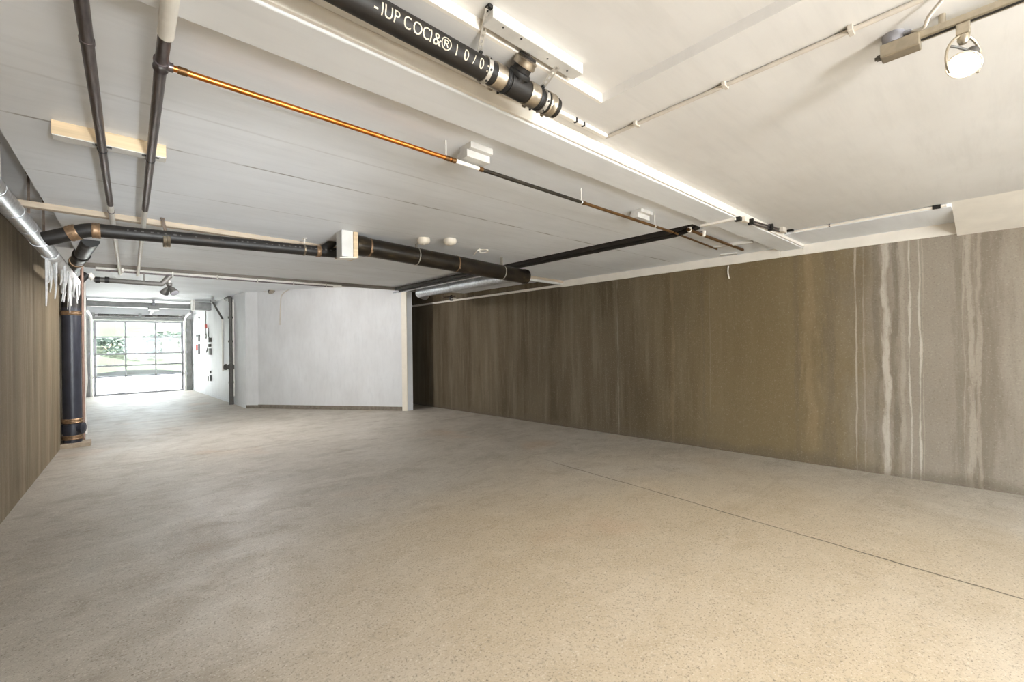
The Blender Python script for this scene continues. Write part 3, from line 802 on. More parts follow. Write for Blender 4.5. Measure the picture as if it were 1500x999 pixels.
bm = BM(); add_tube(bm, [(x2+.002, yWh, zp), (x2, yJ, zp), (x2, yW, zp)], r1*1.05, 18); part('pipe_barrel', bm, 'steel_pipe', t)
bm = BM(); add_tube(bm, [(x2, yW, zp), (x2, yE, zp)], r1, 18); part('pipe_barrel', bm, 'white_pipe', t, 'white painted far length')
bm = BM(); add_lathe(bm, (x2, yJ-.03, zp), (0, 1, 0), [(0, r1), (0, r1*1.3), (.012, r1*1.3), (.016, r1*1.18), (.044, r1*1.18), (.048, r1*1.3), (.06, r1*1.3), (.06, r1)], 20)
add_lathe(bm, (x2, yJ, zp), (1, 0, 0), [(0, r1*.9), (.034, r1*.9)], 18); part('tee', bm, 'steel_pipe', t)

# copper line
yC = yJ; xc0 = x2+.03
xs = [onY(px, py, yC/H) for px, py in ((246, 97), (664, 233), (704, 248), (855, 296), (985, 340))]
zc = [zp, zp, zp, zp, zp]
t = thing('copper_pipe', 'long bright copper water pipe crossing the ceiling to the right', 'pipe', (xc0, yC, zp))
rc = 0.0082*H
X = [xc0]+[p.x for p in xs[1:]]
def zline(x): return zp + (xs[4].z-zp)*(x-xc0)/(X[4]-xc0)
def cseg(a, b, m, lab=None):
    bm = BM(); add_tube(bm, [(a, yC, zline(a)), (b, yC, zline(b))], rc, 14); return part('pipe_barrel', bm, m, t, lab)
cseg(X[0], X[1], 'copper'); cseg(X[1], X[2], 'white_pipe', 'white painted length'); cseg(X[2], X[3], 'copper_dark', 'blackened length'); cseg(X[3], X[4], 'copper_dull', 'tarnished length')
for x in (xc0+.03, X[1]-.04, X[1]+.0, X[2], X[3]):
    bm = BM(); add_lathe(bm, (x-.014, yC, zline(x)), (1, 0, 0), [(0, rc), (0, rc*1.2), (.028, rc*1.2), (.028, rc)], 16); part('coupling', bm, 'copper_dull', t)

for x in (0.9*H, 1.7*H, 2.4*H):
    bm = BM(); add_box(bm, (x-.003, yC-.003, zline(x)+.004), (x+.003, yC+.003, zr(Z_MAIN)+.008)); add_lathe(bm, (x-.006, yC, zline(x)), (1, 0, 0), [(0, rc), (0, rc*1.15), (.012, rc*1.15), (.012, rc)], 14); part('clip', bm, 'white_pipe', t)
# tan board with the two pipes clamped to it
b0, b1 = onZ(75, 196, 0.715), onZ(243, 234, 0.715); by = (b0.y+b1.y)/2
t = thing('clamp_board', 'short raw timber board screwed across the ceiling above two steel pipes', 'timber', ((b0.x+b1.x)/2, by, zr(Z_MAIN)))
bm = BM(); add_box(bm, (b0.x, by-.019, zr(0.7155)), (b1.x, by+.055, zr(Z_MAIN))); part('board', bm, 'wood', t, bevel=.002)
bm = BM(); add_box(bm, (b0.x+.002, by-.0195, zr(0.7125)), (b1.x-.002, by+.056, zr(0.7155))); part('painted_edge', bm, 'wood_white', t, 'white painted lower edge')
for x in (x1, x2):
    bm = BM(); add_lathe(bm, (x, by-.008, zp), (0, 1, 0), [(0, r1), (0, r1*1.12), (.016, r1*1.12), (.016, r1)], 18)
    add_box(bm, (x-.035, by-.008, zr(0.7125)-.003), (x+.035, by+.008, zr(0.7125)))
    part('pipe_clamp', bm, 'black', t)

# two painted wooden blocks fixed over the copper line
def block(px0, py0, px1, py1, zlow, depth, label):
    a, b = onZ(px0, py0, zlow), onZ(px1, py1, zlow); y0 = (a.y+b.y)/2
    t = thing('timber_cleat', label, 'timber', ((a.x+b.x)/2, y0, zr(Z_MAIN)), 'white timber cleats on the ceiling')
    bm = BM(); add_box(bm, (a.x, y0, zr(zlow)), (b.x, y0+depth, zr(zlow+.028))); part('block', bm, 'wood_white', t, bevel=.002)
    bm = BM(); add_box(bm, (a.x+.004, y0-.03, zr(zlow+.028)), (b.x-.002, y0+depth*0.9, zr(Z_MAIN))); part('packing', bm, 'wood_white', t, bevel=.002)
    return t
block(683, 229, 719, 239, 0.712, .085, 'white stepped wooden cleat beside the copper pipe, nearer of the two')
block(933, 318, 953, 323, 0.716, .075, 'small white wooden cleat beside the copper pipe near the black pipes')

# ------------------------------------------------------------------ galvanised duct along the left wall with torn white wrap
DXc, DZc, DR = -0.53*H, zr(0.832), 0.053*H
yd0, yd1 = 0.9*H, 5.3*H
DZc = zr(0.69)
DXc = -0.4395*H; DR = 0.0435*H
t = thing('air_duct', 'shiny galvanised round duct running along top of the left wall', 'duct', (DXc, yd0, DZc))
yj = [-0.5*H]
while yj[-1] < 4.1*H: yj.append(yj[-1]+0.42*H)
for a, b in zip(yj, yj[1:]):
    bm = BM(); n = 4; prof = [(0, DR*1.0), (.01, DR*1.035), (.02, DR)]
    prof += [(b-a-.012, DR), (b-a-.006, DR*0.985), (b-a, DR*0.985)]
    add_lathe(bm, (DXc, a, DZc), (0, 1, 0), prof, 32); part('duct_section', bm, 'galv', t)
yend = yj[-1]
ye1 = 5.6*H
bm = BM(); prof = []; nn = 36
for i in range(nn+1): prof.append(((ye1-yend)*i/nn, DR*(1.0 if i % 2 else 1.05)))
add_lathe(bm, (DXc, yend, DZc), (0, 1, 0), prof, 28); part('flexible_section', bm, 'galv', t)
for yy in (1.3*H, 3.0*H):
    strap(t, (DXc, yy, DZc+DR), (DXc, yy, zr(0.93 if yy > YSEAM*H else Z_MAIN)), .02, 'strap', (0, -1, 0), holes=False, name='hanger')
# torn wrap: a drooping skin on the outer side with ragged strips hanging
t = thing('torn_wrap', 'ragged white strips of torn wrap hanging from the far end of the left duct', 'insulation', (DXc, ye1, DZc))
bm = BM(); n, k = 26, 9
y0w, y1w = 4.62*H, 6.52*H
cx_w = lambda s: DXc + (0.0)*s
grid = []
for i in range(n+1):
    y = y0w+(y1w-y0w)*i/n; row = []
    for j in range(k+1):
        a = math.radians(-60 + 150*j/k); rr = DR*(1.07 + 0.10*math.sin(i*1.9+j*2.3)*0.5)
        row.append(bm.verts.new((DXc+math.sin(a)*rr, y, DZc-math.cos(a)*rr)))
    grid.append(row)
for i in range(n):
    for j in range(k):
        f = bm.faces.new((grid[i][j], grid[i+1][j], grid[i+1][j+1], grid[i][j+1])); f.smooth = True
o = part('sleeve', bm, 'wrap', t); sd = o.modifiers.new('thickness', 'SOLIDIFY'); sd.thickness = .006
yy = y0w+.05; i = 0
while yy < y1w:
    L = random.uniform(.16, .36) * (0.8 if i % 3 else 1.4); w = random.uniform(.028, .05); a = math.radians(random.uniform(-30, 60))
    p = Vector((DXc+math.sin(a)*DR*1.08, yy, DZc-math.cos(a)*DR*1.08))
    sway = Vector((random.uniform(-.04, .03), random.uniform(-.05, .05), 0)); bm = BM()
    pts = spline([p+Vector((0, 0, .02)), p+Vector((0, 0, -L*.35))+sway*.2, p+Vector((0, 0, -L*.75))+sway*.5, p+Vector((0, 0, -L))+sway], 4)
    m_ = len(pts); rs = [w*.5*(1-0.55*(q/(m_-1))**1.6) for q in range(m_)]
    add_tube(bm, pts, rs, 7); bmesh.ops.scale(bm, vec=(0.55, 1, 1), space=Matrix.Translation(-p), verts=bm.verts)
    part('strip', bm, 'wrap', t)
    yy += random.uniform(.045, .10); i += 1

# ------------------------------------------------------------------ black ABS drain across the left bay
QZ0, QR = 0.644, 0.0372*H
qa = onZ(158, 339, QZ0); qY = qa.y
qb = onY(507, 372, qY/H)
t = thing('drain_pipe', 'long black drain pipe with elbow and brass bands crossing behind two steel pipes', 'pipe', qa)
QD = (qb-qa).normalized()
bm = BM(); add_tube(bm, [qa, qb], QR, 28); part('pipe_barrel', bm, 'abs', t)
e1 = onY(122, 334, qY/H-0.0); e2 = onX(68, 351, -0.36)
e2 = Vector((-0.372*H, qY-0.33*H, zr(0.648)))
e2b = onX(66, 350, -0.335); 
bm = BM(); pts = fillet([qa+QD*.02, onY(132, 336, qY/H)-Vector((0, 0, 0)), e2b], .16, 8); add_tube(bm, pts, QR, 28); part('elbow', bm, 'abs', t)
for px, m in ((141, 'brass_band'),):
    p = onY(px, 338, qY/H); band(t, p, QD, QR, .05, m)
mid = pts[-1]*0.55+pts[-2]*0.45
band(t, onY(132, 336, qY/H)*0.62+e2b*0.38, (e2b-onY(132, 336, qY/H)), QR, .06, 'brass_band')
for px in (241, 247):
    p = onY(px, 352, qY/H); band(t, p, QD, QR, .022, 'steel_band', 'hanger_loop')
band(t, onY(445, 366, qY/H), QD, QR, .014, 'steel_band', 'hanger_loop')
band(t, onY(466, 368, qY/H), QD, QR, .04, 'brass_band'); band(t, onY(494, 371, qY/H), QD, QR, .036, 'brass_band')
bm = BM(); p = onY(503, 372, qY/H); add_lathe(bm, p, QD, [(0, QR), (0, QR*1.1), (.03, QR*1.1), (.034, QR*.9)], 24); part('end_cap', bm, 'abs', t)
wy = [onY(468, 369, qY/H), onY(484, 358, qY/H), onY(498, 341, qY/H)]
bm = BM(); add_tube(bm, spline(wy), QR*.85, 20); part('wye_branch', bm, 'abs', t)
# smudged factory print on it: unreadable dashes
for k in range(34):
    s = 0.06 + 0.9*k/34 + random.uniform(-.004, .004)
    if 0.30 < s < 0.34 or random.random() < .15: continue
    c = qa + (qb-qa)*s; hgt = random.uniform(.008, .014); wid = random.uniform(.008, .022)
    vs = []; ink = BM()
    for dx, da in ((-1, -1), (1, -1), (1, 1), (-1, 1)):
        vs.append(ink.verts.new(ring_point(c+QD*dx*wid/2, math.radians(108)+da*hgt/2/QR, QR*1.012)))
    ink.faces.new(vs); part('print_mark', ink, 'ink_faint', t, 'faint smudged grey print')
# straps for it
def rod(px, py, px2, py2, label, m='strap_dark', w=.016, y=None, group='thin hangers of the black drain'):
    b = onY(px2, py2, (y or qY)/H); a = Vector((b.x+(px-px2)*0.0042, b.y, zr(Z_MID) if b.y > led(b.x/H)*H else zr(Z_MAIN)))
    t = thing('pipe_hanger', label, 'hanger', a, group)
    strap(t, b, a, w, m, (0, -1, 0), holes=False)
    bm = BM(); add_box(bm, (a.x-.015, a.y-.015, a.z-.008), (a.x+.015, a.y+.015, a.z)); part('anchor', bm, m, t)
rod(238, 303, 243, 341, 'dark strap hanging the black drain right of the two steel pipes', w=.022)
rod(447, 320, 446, 357, 'thin pale wire hanging the far right end of the black drain', 'strap', .010)

# dark straps over the left duct
def wallstrap(px, py, px2, py2, x, label):
    a = onX(px, py, x); b = onX(px2, py2, x)
    a = Vector((b.x, b.y, zr(0.93)))
    t = thing('duct_hanger', label, 'hanger', a, 'rusty straps above the left duct')
    strap(t, b, a, .016, 'strap_dark', (0, -1, 0), holes=False)
    bm = BM(); add_box(bm, (a.x-.014, a.y-.014, a.z-.01), (a.x+.014, a.y+.014, a.z)); part('anchor', bm, 'strap_dark', t)
wallstrap(46, 264, 42, 312, -0.40, 'rusty flat strap hanging the left duct, the one nearer the camera')
wallstrap(70, 295, 64, 340, -0.40, 'rusty flat strap hanging the left duct beside the black elbow')

# ------------------------------------------------------------------ black soil stack at the end of the left wall
SX, SY = -0.525, 7.36; SR = 0.083*H
t = thing('soil_stack', 'tall black vertical drain stack standing against the end of the left wall', 'pipe', VF(SX, SY))
zb = floor_z(SY*H); c = Vector((SX*H, SY*H, 0))
bm = BM(); add_tube(bm, [c+Vector((0, 0, zb+.076)), c+Vector((0, 0, zr(0.46)))], SR, 28); part('pipe_barrel', bm, 'abs_blue', t)
for py in (459, 616, 640):
    z = onY(106, py, SY).z; band(t, c+Vector((0, 0, z)), (0, 0, 1), SR, .075, 'brass_band')
z0, z1 = onY(106, 634, SY).z, onY(106, 621, SY).z
bm = BM(); add_lathe(bm, c+Vector((0, 0, z0)), (0, 0, 1), [(0, SR), (0, SR*1.1), (z1-z0, SR*1.1), (z1-z0, SR)], 28)
add_lathe(bm, c+Vector((0, 0, (z0+z1)/2)), (1, -.4, 0), [(0, SR*.8), (SR*1.25, SR*.8), (SR*1.25, SR*.6), (SR*1.4, SR*.3)], 20); part('cleanout', bm, 'abs_blue', t)
topz = zr(0.46)
er = .052*H
k1 = onX(102.5, 400, -0.50); k0 = onZ(131, 355, Z_MID); k0 = k0+(k0-k1).normalized()*.16
bm = BM(); pts = fillet([c+Vector((0, 0, topz-.02)), Vector((c.x, c.y, zr(.74))), k1, k0], .2, 6)
add_tube(bm, pts, [SR]*2+[er]*(len(pts)-2), 24); part('elbow', bm, 'abs', t)
kd = (k0-k1).normalized()
band(t, k1+(k0-k1)*.45, kd, er, .08, 'brass_band')
bm = BM(); add_lathe(bm, k1+(k0-k1)*.62, kd, [(0, er), (0, er*1.16), (.16, er*1.16), (.18, er)], 24); part('socket', bm, 'abs', t)
bm = BM(); add_box(bm, (c.x-SR*1.25, c.y-SR*1.5, zb-.02), (c.x+SR*1.9, c.y+SR*1.1, zb+.075))
solo('concrete_block', bm, 'stone', 'rough pale concrete block under foot of the black drain stack', 'block', bevel=.012)
# slim copper riser beside the stack
rx = onY(121, 500, 7.5); bm = BM()
add_tube(bm, [(rx.x, rx.y, floor_z(rx.y)), (rx.x, rx.y, zr(Z_FAR))], .022, 14)
solo('riser_pipe', bm, 'rust_copper', 'slim pinkish vertical pipe right beside the black drain stack', 'pipe')
bm = BM(); rx2 = onY(124.5, 500, 8.4); pts = spline([(rx2.x, rx2.y, zr(-.25)), (rx2.x+.01, rx2.y, zr(-.5)), (rx2.x-.02, rx2.y, zr(-.75)), (rx2.x+.0, rx2.y, floor_z(rx2.y)+.02)])
add_tube(bm, pts, .025, 10); add_tube(bm, [(rx2.x, rx2.y, zr(-.25)), (rx2.x, rx2.y, zr(Z_FAR))], .02, 10)
solo('white_riser', bm, 'white_pipe', 'white vertical pipe behind the pinkish pipe at the corridor mouth', 'pipe')

# lateral drain beyond the far beam, ending below the twin floodlight
LY = 7.55
l0, l1, l2 = onY(104, 421, 7.42), onY(136, 405, LY), onY(139, 410, LY)
LA, LB = onY(137, 409, LY), onY(232, 416, LY)
t = thing('branch_pipe', 'slim dark pipe crossing the corridor mouth and curving up at its right end', 'pipe', LA)
rL = .040*H
bm = BM(); up = onY(249, 404, LY); add_tube(bm, fillet([LA, LB, LB*0.4+onY(240, 416.5, LY)*0.6, up], .16, 6), rL*.8, 16); part('pipe_barrel', bm, 'grey_lamp', t)
bm = BM(); add_tube(bm, [LA, onY(130, 401, LY), ], rL*.8, 16); part('elbow', bm, 'white_pipe', t)
bm = BM(); add_tube(bm, [onY(128, 401, LY), onY(108, 420, LY)], rL, 16); part('pipe_barrel', bm, 'black', t)
for px in (143, 157):
    p = onY(px, 410, LY); bm = BM(); add_lathe(bm, p, (LB-LA), [(-.03, rL*.8), (-.03, rL), (.03, rL), (.03, rL*.8)], 16); part('coupling', bm, 'black', t)
p = onY(211, 414, LY); bm = BM(); add_box(bm, (p.x-.012, p.y-.012, p.z), (p.x+.012, p.y+.012, zr(Z_FAR))); part('hanger', bm, 'grey_lamp', t)

# twin floodlight
FY = 7.75
t = thing('twin_floodlight', 'twin-headed dark floodlight hanging at the corridor mouth', 'floodlight', onY(248, 405, FY))
p = onY(248, 416, FY)
bm = BM(); add_tube(bm, [p, Vector((p.x, p.y, zr(Z_FAR)+.01))], .014, 10); part('stem', bm, 'white_pipe', t)
bm = BM(); add_lathe(bm, p+Vector((0, 0, -.05)), (0, 0, 1), [(0, .03), (.02, .05), (.07, .05), (.08, .03)], 16); part('hub', bm, 'grey_lamp', t)
for s in (-1, 1):
    ax = (Rt*s*.62 - Z0*.7 - Fw*.15*s).normalized(); q = p+Vector((0, 0, -.03))
    bm = BM(); add_lathe(bm, q+ax*.03, ax, [(0, .02), (.04, .03), (.07, .05), (.17, .075), (.175, .07)], 20); o = part('lamp_shade', bm, 'grey_lamp', t)
    bm = BM(); add_lathe(bm, q+ax*.207, ax, [(0, .066), (.006, .05), (.01, .002)], 18); part('lens', bm, 'light_steel', o)

# ------------------------------------------------------------------ far beam's conduit
t = thing('conduit', 'long white conduit hung under the far brown ceiling beam', 'conduit', V(0, 5.74, 0.74))
a, b = onY(140, 394, 5.74), onY(500, 419.5, 5.74)
bm = BM(); add_tube(bm, [Vector((a.x, a.y, zr(.747))), Vector((b.x, b.y, zr(.750)))], .018, 12); part('tube', bm, 'white_pipe', t)
bm = BM(); add_tube(bm, [Vector((a.x, a.y, zr(.727))), Vector((b.x-.15, b.y, zr(.733)))], .012, 12); part('tube', bm, 'steel_pipe', t, 'dark thinner tube')
for k in range(6):
    x = a.x+(b.x-a.x)*(k+.5)/6; bm = BM(); add_box(bm, (x-.008, a.y-.02, zr(.722)), (x+.008, a.y+.055, zr(.765))); part('saddle', bm, 'strap', t)

# ------------------------------------------------------------------ big dark pipe under the main ceiling with painted end block
GY = 2.98
ga, gb = onY(516, 358, GY), onY(770, 405.5, GY)
GR = 0.066*H; GD = (gb-ga).normalized()
t = thing('exhaust_pipe', 'large dark bronze round pipe hung below ceiling between block and right wall', 'pipe', ga)
bm = BM(); add_tube(bm, [ga+GD*.004, gb], GR, 36); part('pipe_barrel', bm, 'ochre_pipe', t)
def gat(px): return onY(px, 358+(px-516)*.187, GY)
bm = BM(); add_lathe(bm, gat(520), GD, [(0, GR), (0, GR*1.08), (.10, GR*1.08), (.12, GR*1.02), (.14, GR)], 32); part('hub', bm, 'ochre_pipe', t)
bm = BM(); add_lathe(bm, gb-GD*.05, GD, [(0, GR), (0, GR*1.04), (.018, GR*1.07), (.036, GR*1.04), (.052, GR*1.07), (.06, GR*1.0), (.06, GR*.9)], 32); part('end_collar', bm, 'ochre_pipe', t)
for px in (540, 668):
    p = gat(px); bm = BM(); add_lathe(bm, p, GD, [(-.008, GR), (-.008, GR*1.02), (.008, GR*1.02), (.008, GR)], 32); o = part('joint_ring', bm, 'brass_band', t)
    s = BM(); add_obox(s, p+Vector((0, -GR*.8, -GR*.62)), GD, (0, 1, 0), (0, 0, 1), .022, .02, .02); part('bolt', s, 'brass_band', o)
for px in (610, 735):
    p = gat(px); bm = BM(); add_lathe(bm, p, GD, [(-.005, GR), (-.005, GR*1.03), (.005, GR*1.03), (.005, GR)], 32)
    add_box(bm, (p.x-.005, p.y-.02, p.z+GR), (p.x+.005, p.y+.02, zr(Z_MAIN))); part('hanger_loop', bm, 'strap', t)
# painted block at its left end
bl = onY(503, 352, GY)
t = thing('timber_block', 'white painted timber block capping left end of the large dark pipe', 'timber', Vector((bl.x, bl.y, zr(Z_MAIN))))
x0, x1_ = onY(488, 352, GY).x, onY(519, 355, GY).x
zlo, zhi = onY(512, 379, GY).z, zr(Z_MAIN)
bm = BM(); add_box(bm, (x0+.05, GY*H-.085, zlo), (x1_-.045, GY*H+.06, zhi)); part('block', bm, 'wood_white', t, bevel=.003)
bm = BM(); add_box(bm, (x1_-.045, GY*H-.10, zlo-.004), (x1_, GY*H+.08, zhi-.004)); part('face_board', bm, 'wood', t, 'raw wood board with drips of pale paint', bevel=.006)
bm = BM(); add_hull(bm, [(x0+.02, GY*H-.12, zlo-.025), (x1_-.02, GY*H-.11, zlo-.006), (x1_-.02, GY*H+.04, zlo-.006), (x0+.02, GY*H+.02, zlo-.025)],
                    [(x0+.02, GY*H-.12, zlo-.018), (x1_-.02, GY*H-.11, zlo+.001), (x1_-.02, GY*H+.04, zlo+.001), (x0+.02, GY*H+.02, zlo-.018)]); part('shim', bm, 'strip', t, 'bright white shim')
# thin strip of wood from that pipe's end to the wall
w0, w1 = onY(772, 409, 3.58), onX(822, 416, XR-.02)
bm = BM(); ax = (w1-w0); add_obox(bm, (w0+w1)/2, ax, ax.cross(Z0), Z0, ax.length, .05, .035)
solo('timber_batten', bm, 'wood_white', 'thin pale batten between end of the large dark pipe and the wall', 'timber')

# smoke alarms
def alarm(px, py, label, tilt):
    p = onZ(px, py, Z_MAIN-.012); p.z = zr(Z_MAIN)
    t = thing('smoke_alarm', label, 'smoke alarm', p, 'round white alarms above the large dark pipe')
    d = Vector((tilt, -.12, -1)).normalized()
    bm = BM(); add_lathe(bm, p+Vector((0, 0, .006)), d, [(0, .052), (.014, .054), (.018, .066), (.042, .066), (.058, .058), (.068, .042), (.072, .012)], 28); part('body', bm, 'plastic_white', t)
    bm = BM(); add_lathe(bm, p+d*.0655, d, [(0, .012), (.003, .011)], 14); part('button', bm, 'strip', t)
alarm(620, 351, 'round white smoke alarm above the large dark pipe, nearer the white timber block', .1)
alarm(659, 352, 'round white smoke alarm above the large dark pipe, nearer the curled wire end', 0)
c = onZ(703, 367, Z_MAIN-.02); bm = BM()
add_tube(bm, spline([onZ(694, 374, Z_MAIN-.05), onZ(699, 367, Z_MAIN-.03), onZ(705, 366, Z_MAIN-.02), onZ(714, 366, Z_MAIN-.025), onZ(714, 369, Z_MAIN-.03), onZ(704, 370, Z_MAIN-.03), Vector((c.x-.01, c.y, zr(Z_MAIN)+.012))]), .006, 8)
solo('loose_wire', bm, 'strip', 'short curled white wire end sticking out of ceiling right of the alarms', 'wire')

# ------------------------------------------------------------------ pair of black pipes in the slot, chrome duct behind
for dx, dz, lab in ((-.028, -.002, 'black pipe in the ceiling slot, the one nearer the camera'), (.034, -.016, 'black pipe in the ceiling slot, the one nearer the right wall')):
    x = (2.875+dx)*H; z = zr(Z_MAIN+dz)
    t = thing('black_pipe', lab, 'pipe', (x, 2*H, z), 'pair of black pipes in the ceiling slot')
    bm = BM(); add_tube(bm, [(x, (YSEAM+.13)*H, z+.03), (x, (YSEAM+.3)*H, z), (x, 5.7*H, z)], .030, 16); part('pipe_barrel', bm, 'abs', t)
    for y in (2.2, 3.2):
        bm = BM(); add_lathe(bm, (x, y*H, z), (0, 1, 0), [(-.02, .03), (-.02, .034), (.02, .034), (.02, .03)], 16); part('coupling', bm, 'black', t)
        bm = BM(); add_box(bm, (x-.006, y*H-.04, z+.028), (x+.006, y*H-.03, zr(Z_MAIN+.09))); part('hanger', bm, 'strap_dark', t)
KX, KZ, KR = 3.13, zr(0.715), 0.070*H
t = thing('air_duct', 'short shiny galvanised duct behind the large dark pipe above the right wall', 'duct', (KX*H, 4*H, KZ))
for a, b in ((3.45, 4.05), (4.05, 4.65), (4.65, 5.25)):
    L = (b-a)*H; bm = BM(); add_lathe(bm, (KX*H, a*H, KZ), (0, 1, 0), [(0, KR), (.012, KR*1.03), (.024, KR), (L-.01, KR), (L, KR*.985)], 32); part('duct_section', bm, 'galv', t)
bm = BM(); add_tube(bm, fillet([(KX*H, 5.25*H, KZ), (KX*H, 5.55*H, KZ), (KX*H+.35, 5.8*H, KZ)], .3, 8), KR*1.0, 28); part('elbow', bm, 'galv', t)
for y in (3.8, 5.1):
    bm = BM(); add_box(bm, (KX*H-.012, y*H-.006, KZ+KR*.9), (KX*H+.012, y*H+.006, zr(Z_MAIN) if y < 3.5 else zr(Z_MID))); part('hanger', bm, 'strap', t)
bm = BM(); zz = zr(Z_MID)-.06
xk = 3.02*H
t = thing('sprinkler_pipe', 'slim steel pipe running above the short galvanised duct', 'pipe', (xk, 4*H, zz))
bm = BM(); add_tube(bm, [(xk, 3.7*H, zz), (xk, 6.1*H, zz)], .022, 14); part('pipe_barrel', bm, 'galv', t)
for y in (4.2, 5.4):
    bm = BM(); add_box(bm, (xk-.006, y*H-.006, zz+.02), (xk+.006, y*H+.006, zr(Z_MID))); part('hanger', bm, 'strap', t)
# little valve under the duct
p = onX(661, 436, 3.42)
t = thing('valve', 'small dark valve with pale handle under the short galvanised duct', 'valve', p)
bm = BM(); add_tube(bm, [p+Vector((0, -.14, .02)), p+Vector((0, .28, .02))], .018, 12); add_tube(bm, [p+Vector((0, .28, .02)), Vector((p.x, p.y+.28, zr(Z_MID)+.012))], .018, 12); part('body', bm, 'strap_dark', t)
bm = BM(); add_lathe(bm, p+Vector((0, 0, -.06)), (0, 0, 1), [(0, .03), (.02, .04), (.08, .04), (.11, .02)], 14); part('bonnet', bm, 'black', t)
bm = BM(); add_obox(bm, p+Vector((.0, -.09, -.03)), (0.3, -1, 0), (1, .3, 0), (0, 0, 1), .13, .028, .012); part('handle', bm, 'conduit', t)

# ------------------------------------------------------------------ clutter where the beam meets the right wall
zz = Z_MAIN-.022
def run(name, pts, r, m, label, cat, z=zz, group=None):
    P = [onZ(px, py, z) for px, py in pts]; bm = BM(); add_tube(bm, P, r, 12)
    return solo(name, bm, m, label, cat, group)
run('copper_stub', [(988, 341), (1050, 365)], .010, 'copper_dull', 'thin tarnished copper stub continuing past the black pipes towards the wall', 'pipe')
run('copper_stub', [(1008, 336), (1088, 366)], .015, 'copper_dull', 'brown copper stub running beside the white batten near the beam', 'pipe')
for pts, lab in (([(1038, 362), (1103, 354)], 'white timber crosspiece under brown copper stubs above right wall'),
                 ):
    a, b = onZ(*pts[0], Z_MAIN-.011), onZ(*pts[1], Z_MAIN-.011); ax = b-a; bm = BM()
    add_obox(bm, (a+b)/2, ax, ax.cross(Z0), Z0, ax.length, .05, .032)
    solo('timber_crosspiece', bm, 'wood_white', lab, 'timber')
a, b = onZ(1055, 373, Z_MAIN-.003), onZ(1080, 371, Z_MAIN-.003); bm = BM(); add_obox(bm, (a+b)/2, b-a, (b-a).cross(Z0), Z0, (b-a).length, .09, .02)
solo('timber_pad', bm, 'wood_white', 'small white timber pad between ends of the copper stubs', 'timber')
p = onZ(1010, 337, zz); bm = BM(); add_lathe(bm, p+Vector((0, 0, .038)), (0, 0, -1), [(0, .02), (.045, .02), (.06, .012)], 12)
solo('pipe_clip', bm, 'strip', 'white clip holding near end of the brown copper stub', 'clip')
p = onZ(1031, 343, zz); bm = BM(); add_lathe(bm, p+Vector((0, 0, .038)), (0, 0, -1), [(0, .02), (.045, .02), (.06, .012)], 12)
solo('pipe_clip', bm, 'strip', 'white clip halfway along the brown copper stub', 'clip')
# white raceway crossing the beam, junction fittings, conduit on the soffit edge
bz = Z_BEAM-.006
t = thing('raceway', 'short white raceway crossing underside of the ceiling beam', 'raceway', onZ(1050, 324, bz))
a, b = onZ(1027, 331, bz), onZ(1078, 320.5, bz); bm = BM(); add_obox(bm, (a+b)/2, b-a, (b-a).cross(Z0), Z0, (b-a).length, .03, .018); part('channel', bm, 'strip', t)
p = onZ(1081, 321, bz); bm = BM(); add_obox(bm, p, b-a, (b-a).cross(Z0), Z0, .05, .045, .03); part('clip', bm, 'black', t)
jy = (YS-.03)*H
p = onY(1091, 322, YS-.018)
t = thing('junction_box', 'small cream junction box with black clips at edge of the ceiling beam', 'junction box', p)
bm = BM(); add_obox(bm, p, (1, 0, 0), (0, 1, 0), Z0, .09, .04, .04); part('body', bm, 'plastic_white', t, bevel=.004)
q = onY(1100, 325, YS-.03); bm = BM(); add_obox(bm, q, (1, 0, 0), (0, 1, 0), Z0, .03, .045, .05); part('clip', bm, 'black', t)
e = onY(1151, 340, YS-.03)
t = thing('conduit', 'pair of thin grey cables along the beam edge between two black clips', 'conduit', q)
for dz in (-.012, .012):
    bm = BM(); add_tube(bm, [q+Vector((0, 0, dz)), e+Vector((0, 0, dz))], .008, 10); part('tube', bm, 'steel_pipe', t)
bm = BM(); add_obox(bm, onY(1129, 333, YS-.035), (1, 0, 0), (0, 1, 0), Z0, .03, .04, .06); part('clip', bm, 'black', t)
p = onY(1146, 337, YS-.04)
t = thing('junction_box', 'small grey box fitting at the corner of beam and right soffit', 'junction box', p)
bm = BM(); add_obox(bm, p, (1, 0, 0), (0, 1, 0), Z0, .11, .05, .05); part('body', bm, 'conduit', t, bevel=.006)
bm = BM(); add_obox(bm, onY(1157, 336, YS-.06), (1, 0, 0), (0, 1, 0), Z0, .05, .06, .045); part('clip', bm, 'black', t)
ex = 3.612
t = thing('conduit', 'cream conduit fixed along the lower edge of the right soffit', 'conduit', V(ex, .6, .775))
ya, yb = .97*H, .19*H; z = zr(.772)
bm = BM(); add_tube(bm, [(ex*H, ya, z), (ex*H, yb, z)], .011, 12); part('tube', bm, 'strip', t)
for px, L in ((1215, .008), (1372, .05)):
    y = onX(px, 310, ex).y; bm = BM(); add_box(bm, (ex*H-.013, y-L/2, z-.014), (ex*H+.012, y+L/2, z+.014)); part('clip', bm, 'black', t)
# a drip of cord on the wall
p0, p1 = onX(1067, 389, XR-.02), onX(1068, 408, XR-.02); bm = BM(); add_tube(bm, spline([p0, (p0+p1)/2+Vector((0, .01, 0)), p1]), .008, 8)
solo('cord_end', bm, 'strip', 'short white cord end dangling on the dark wall below the wall plate', 'cord')

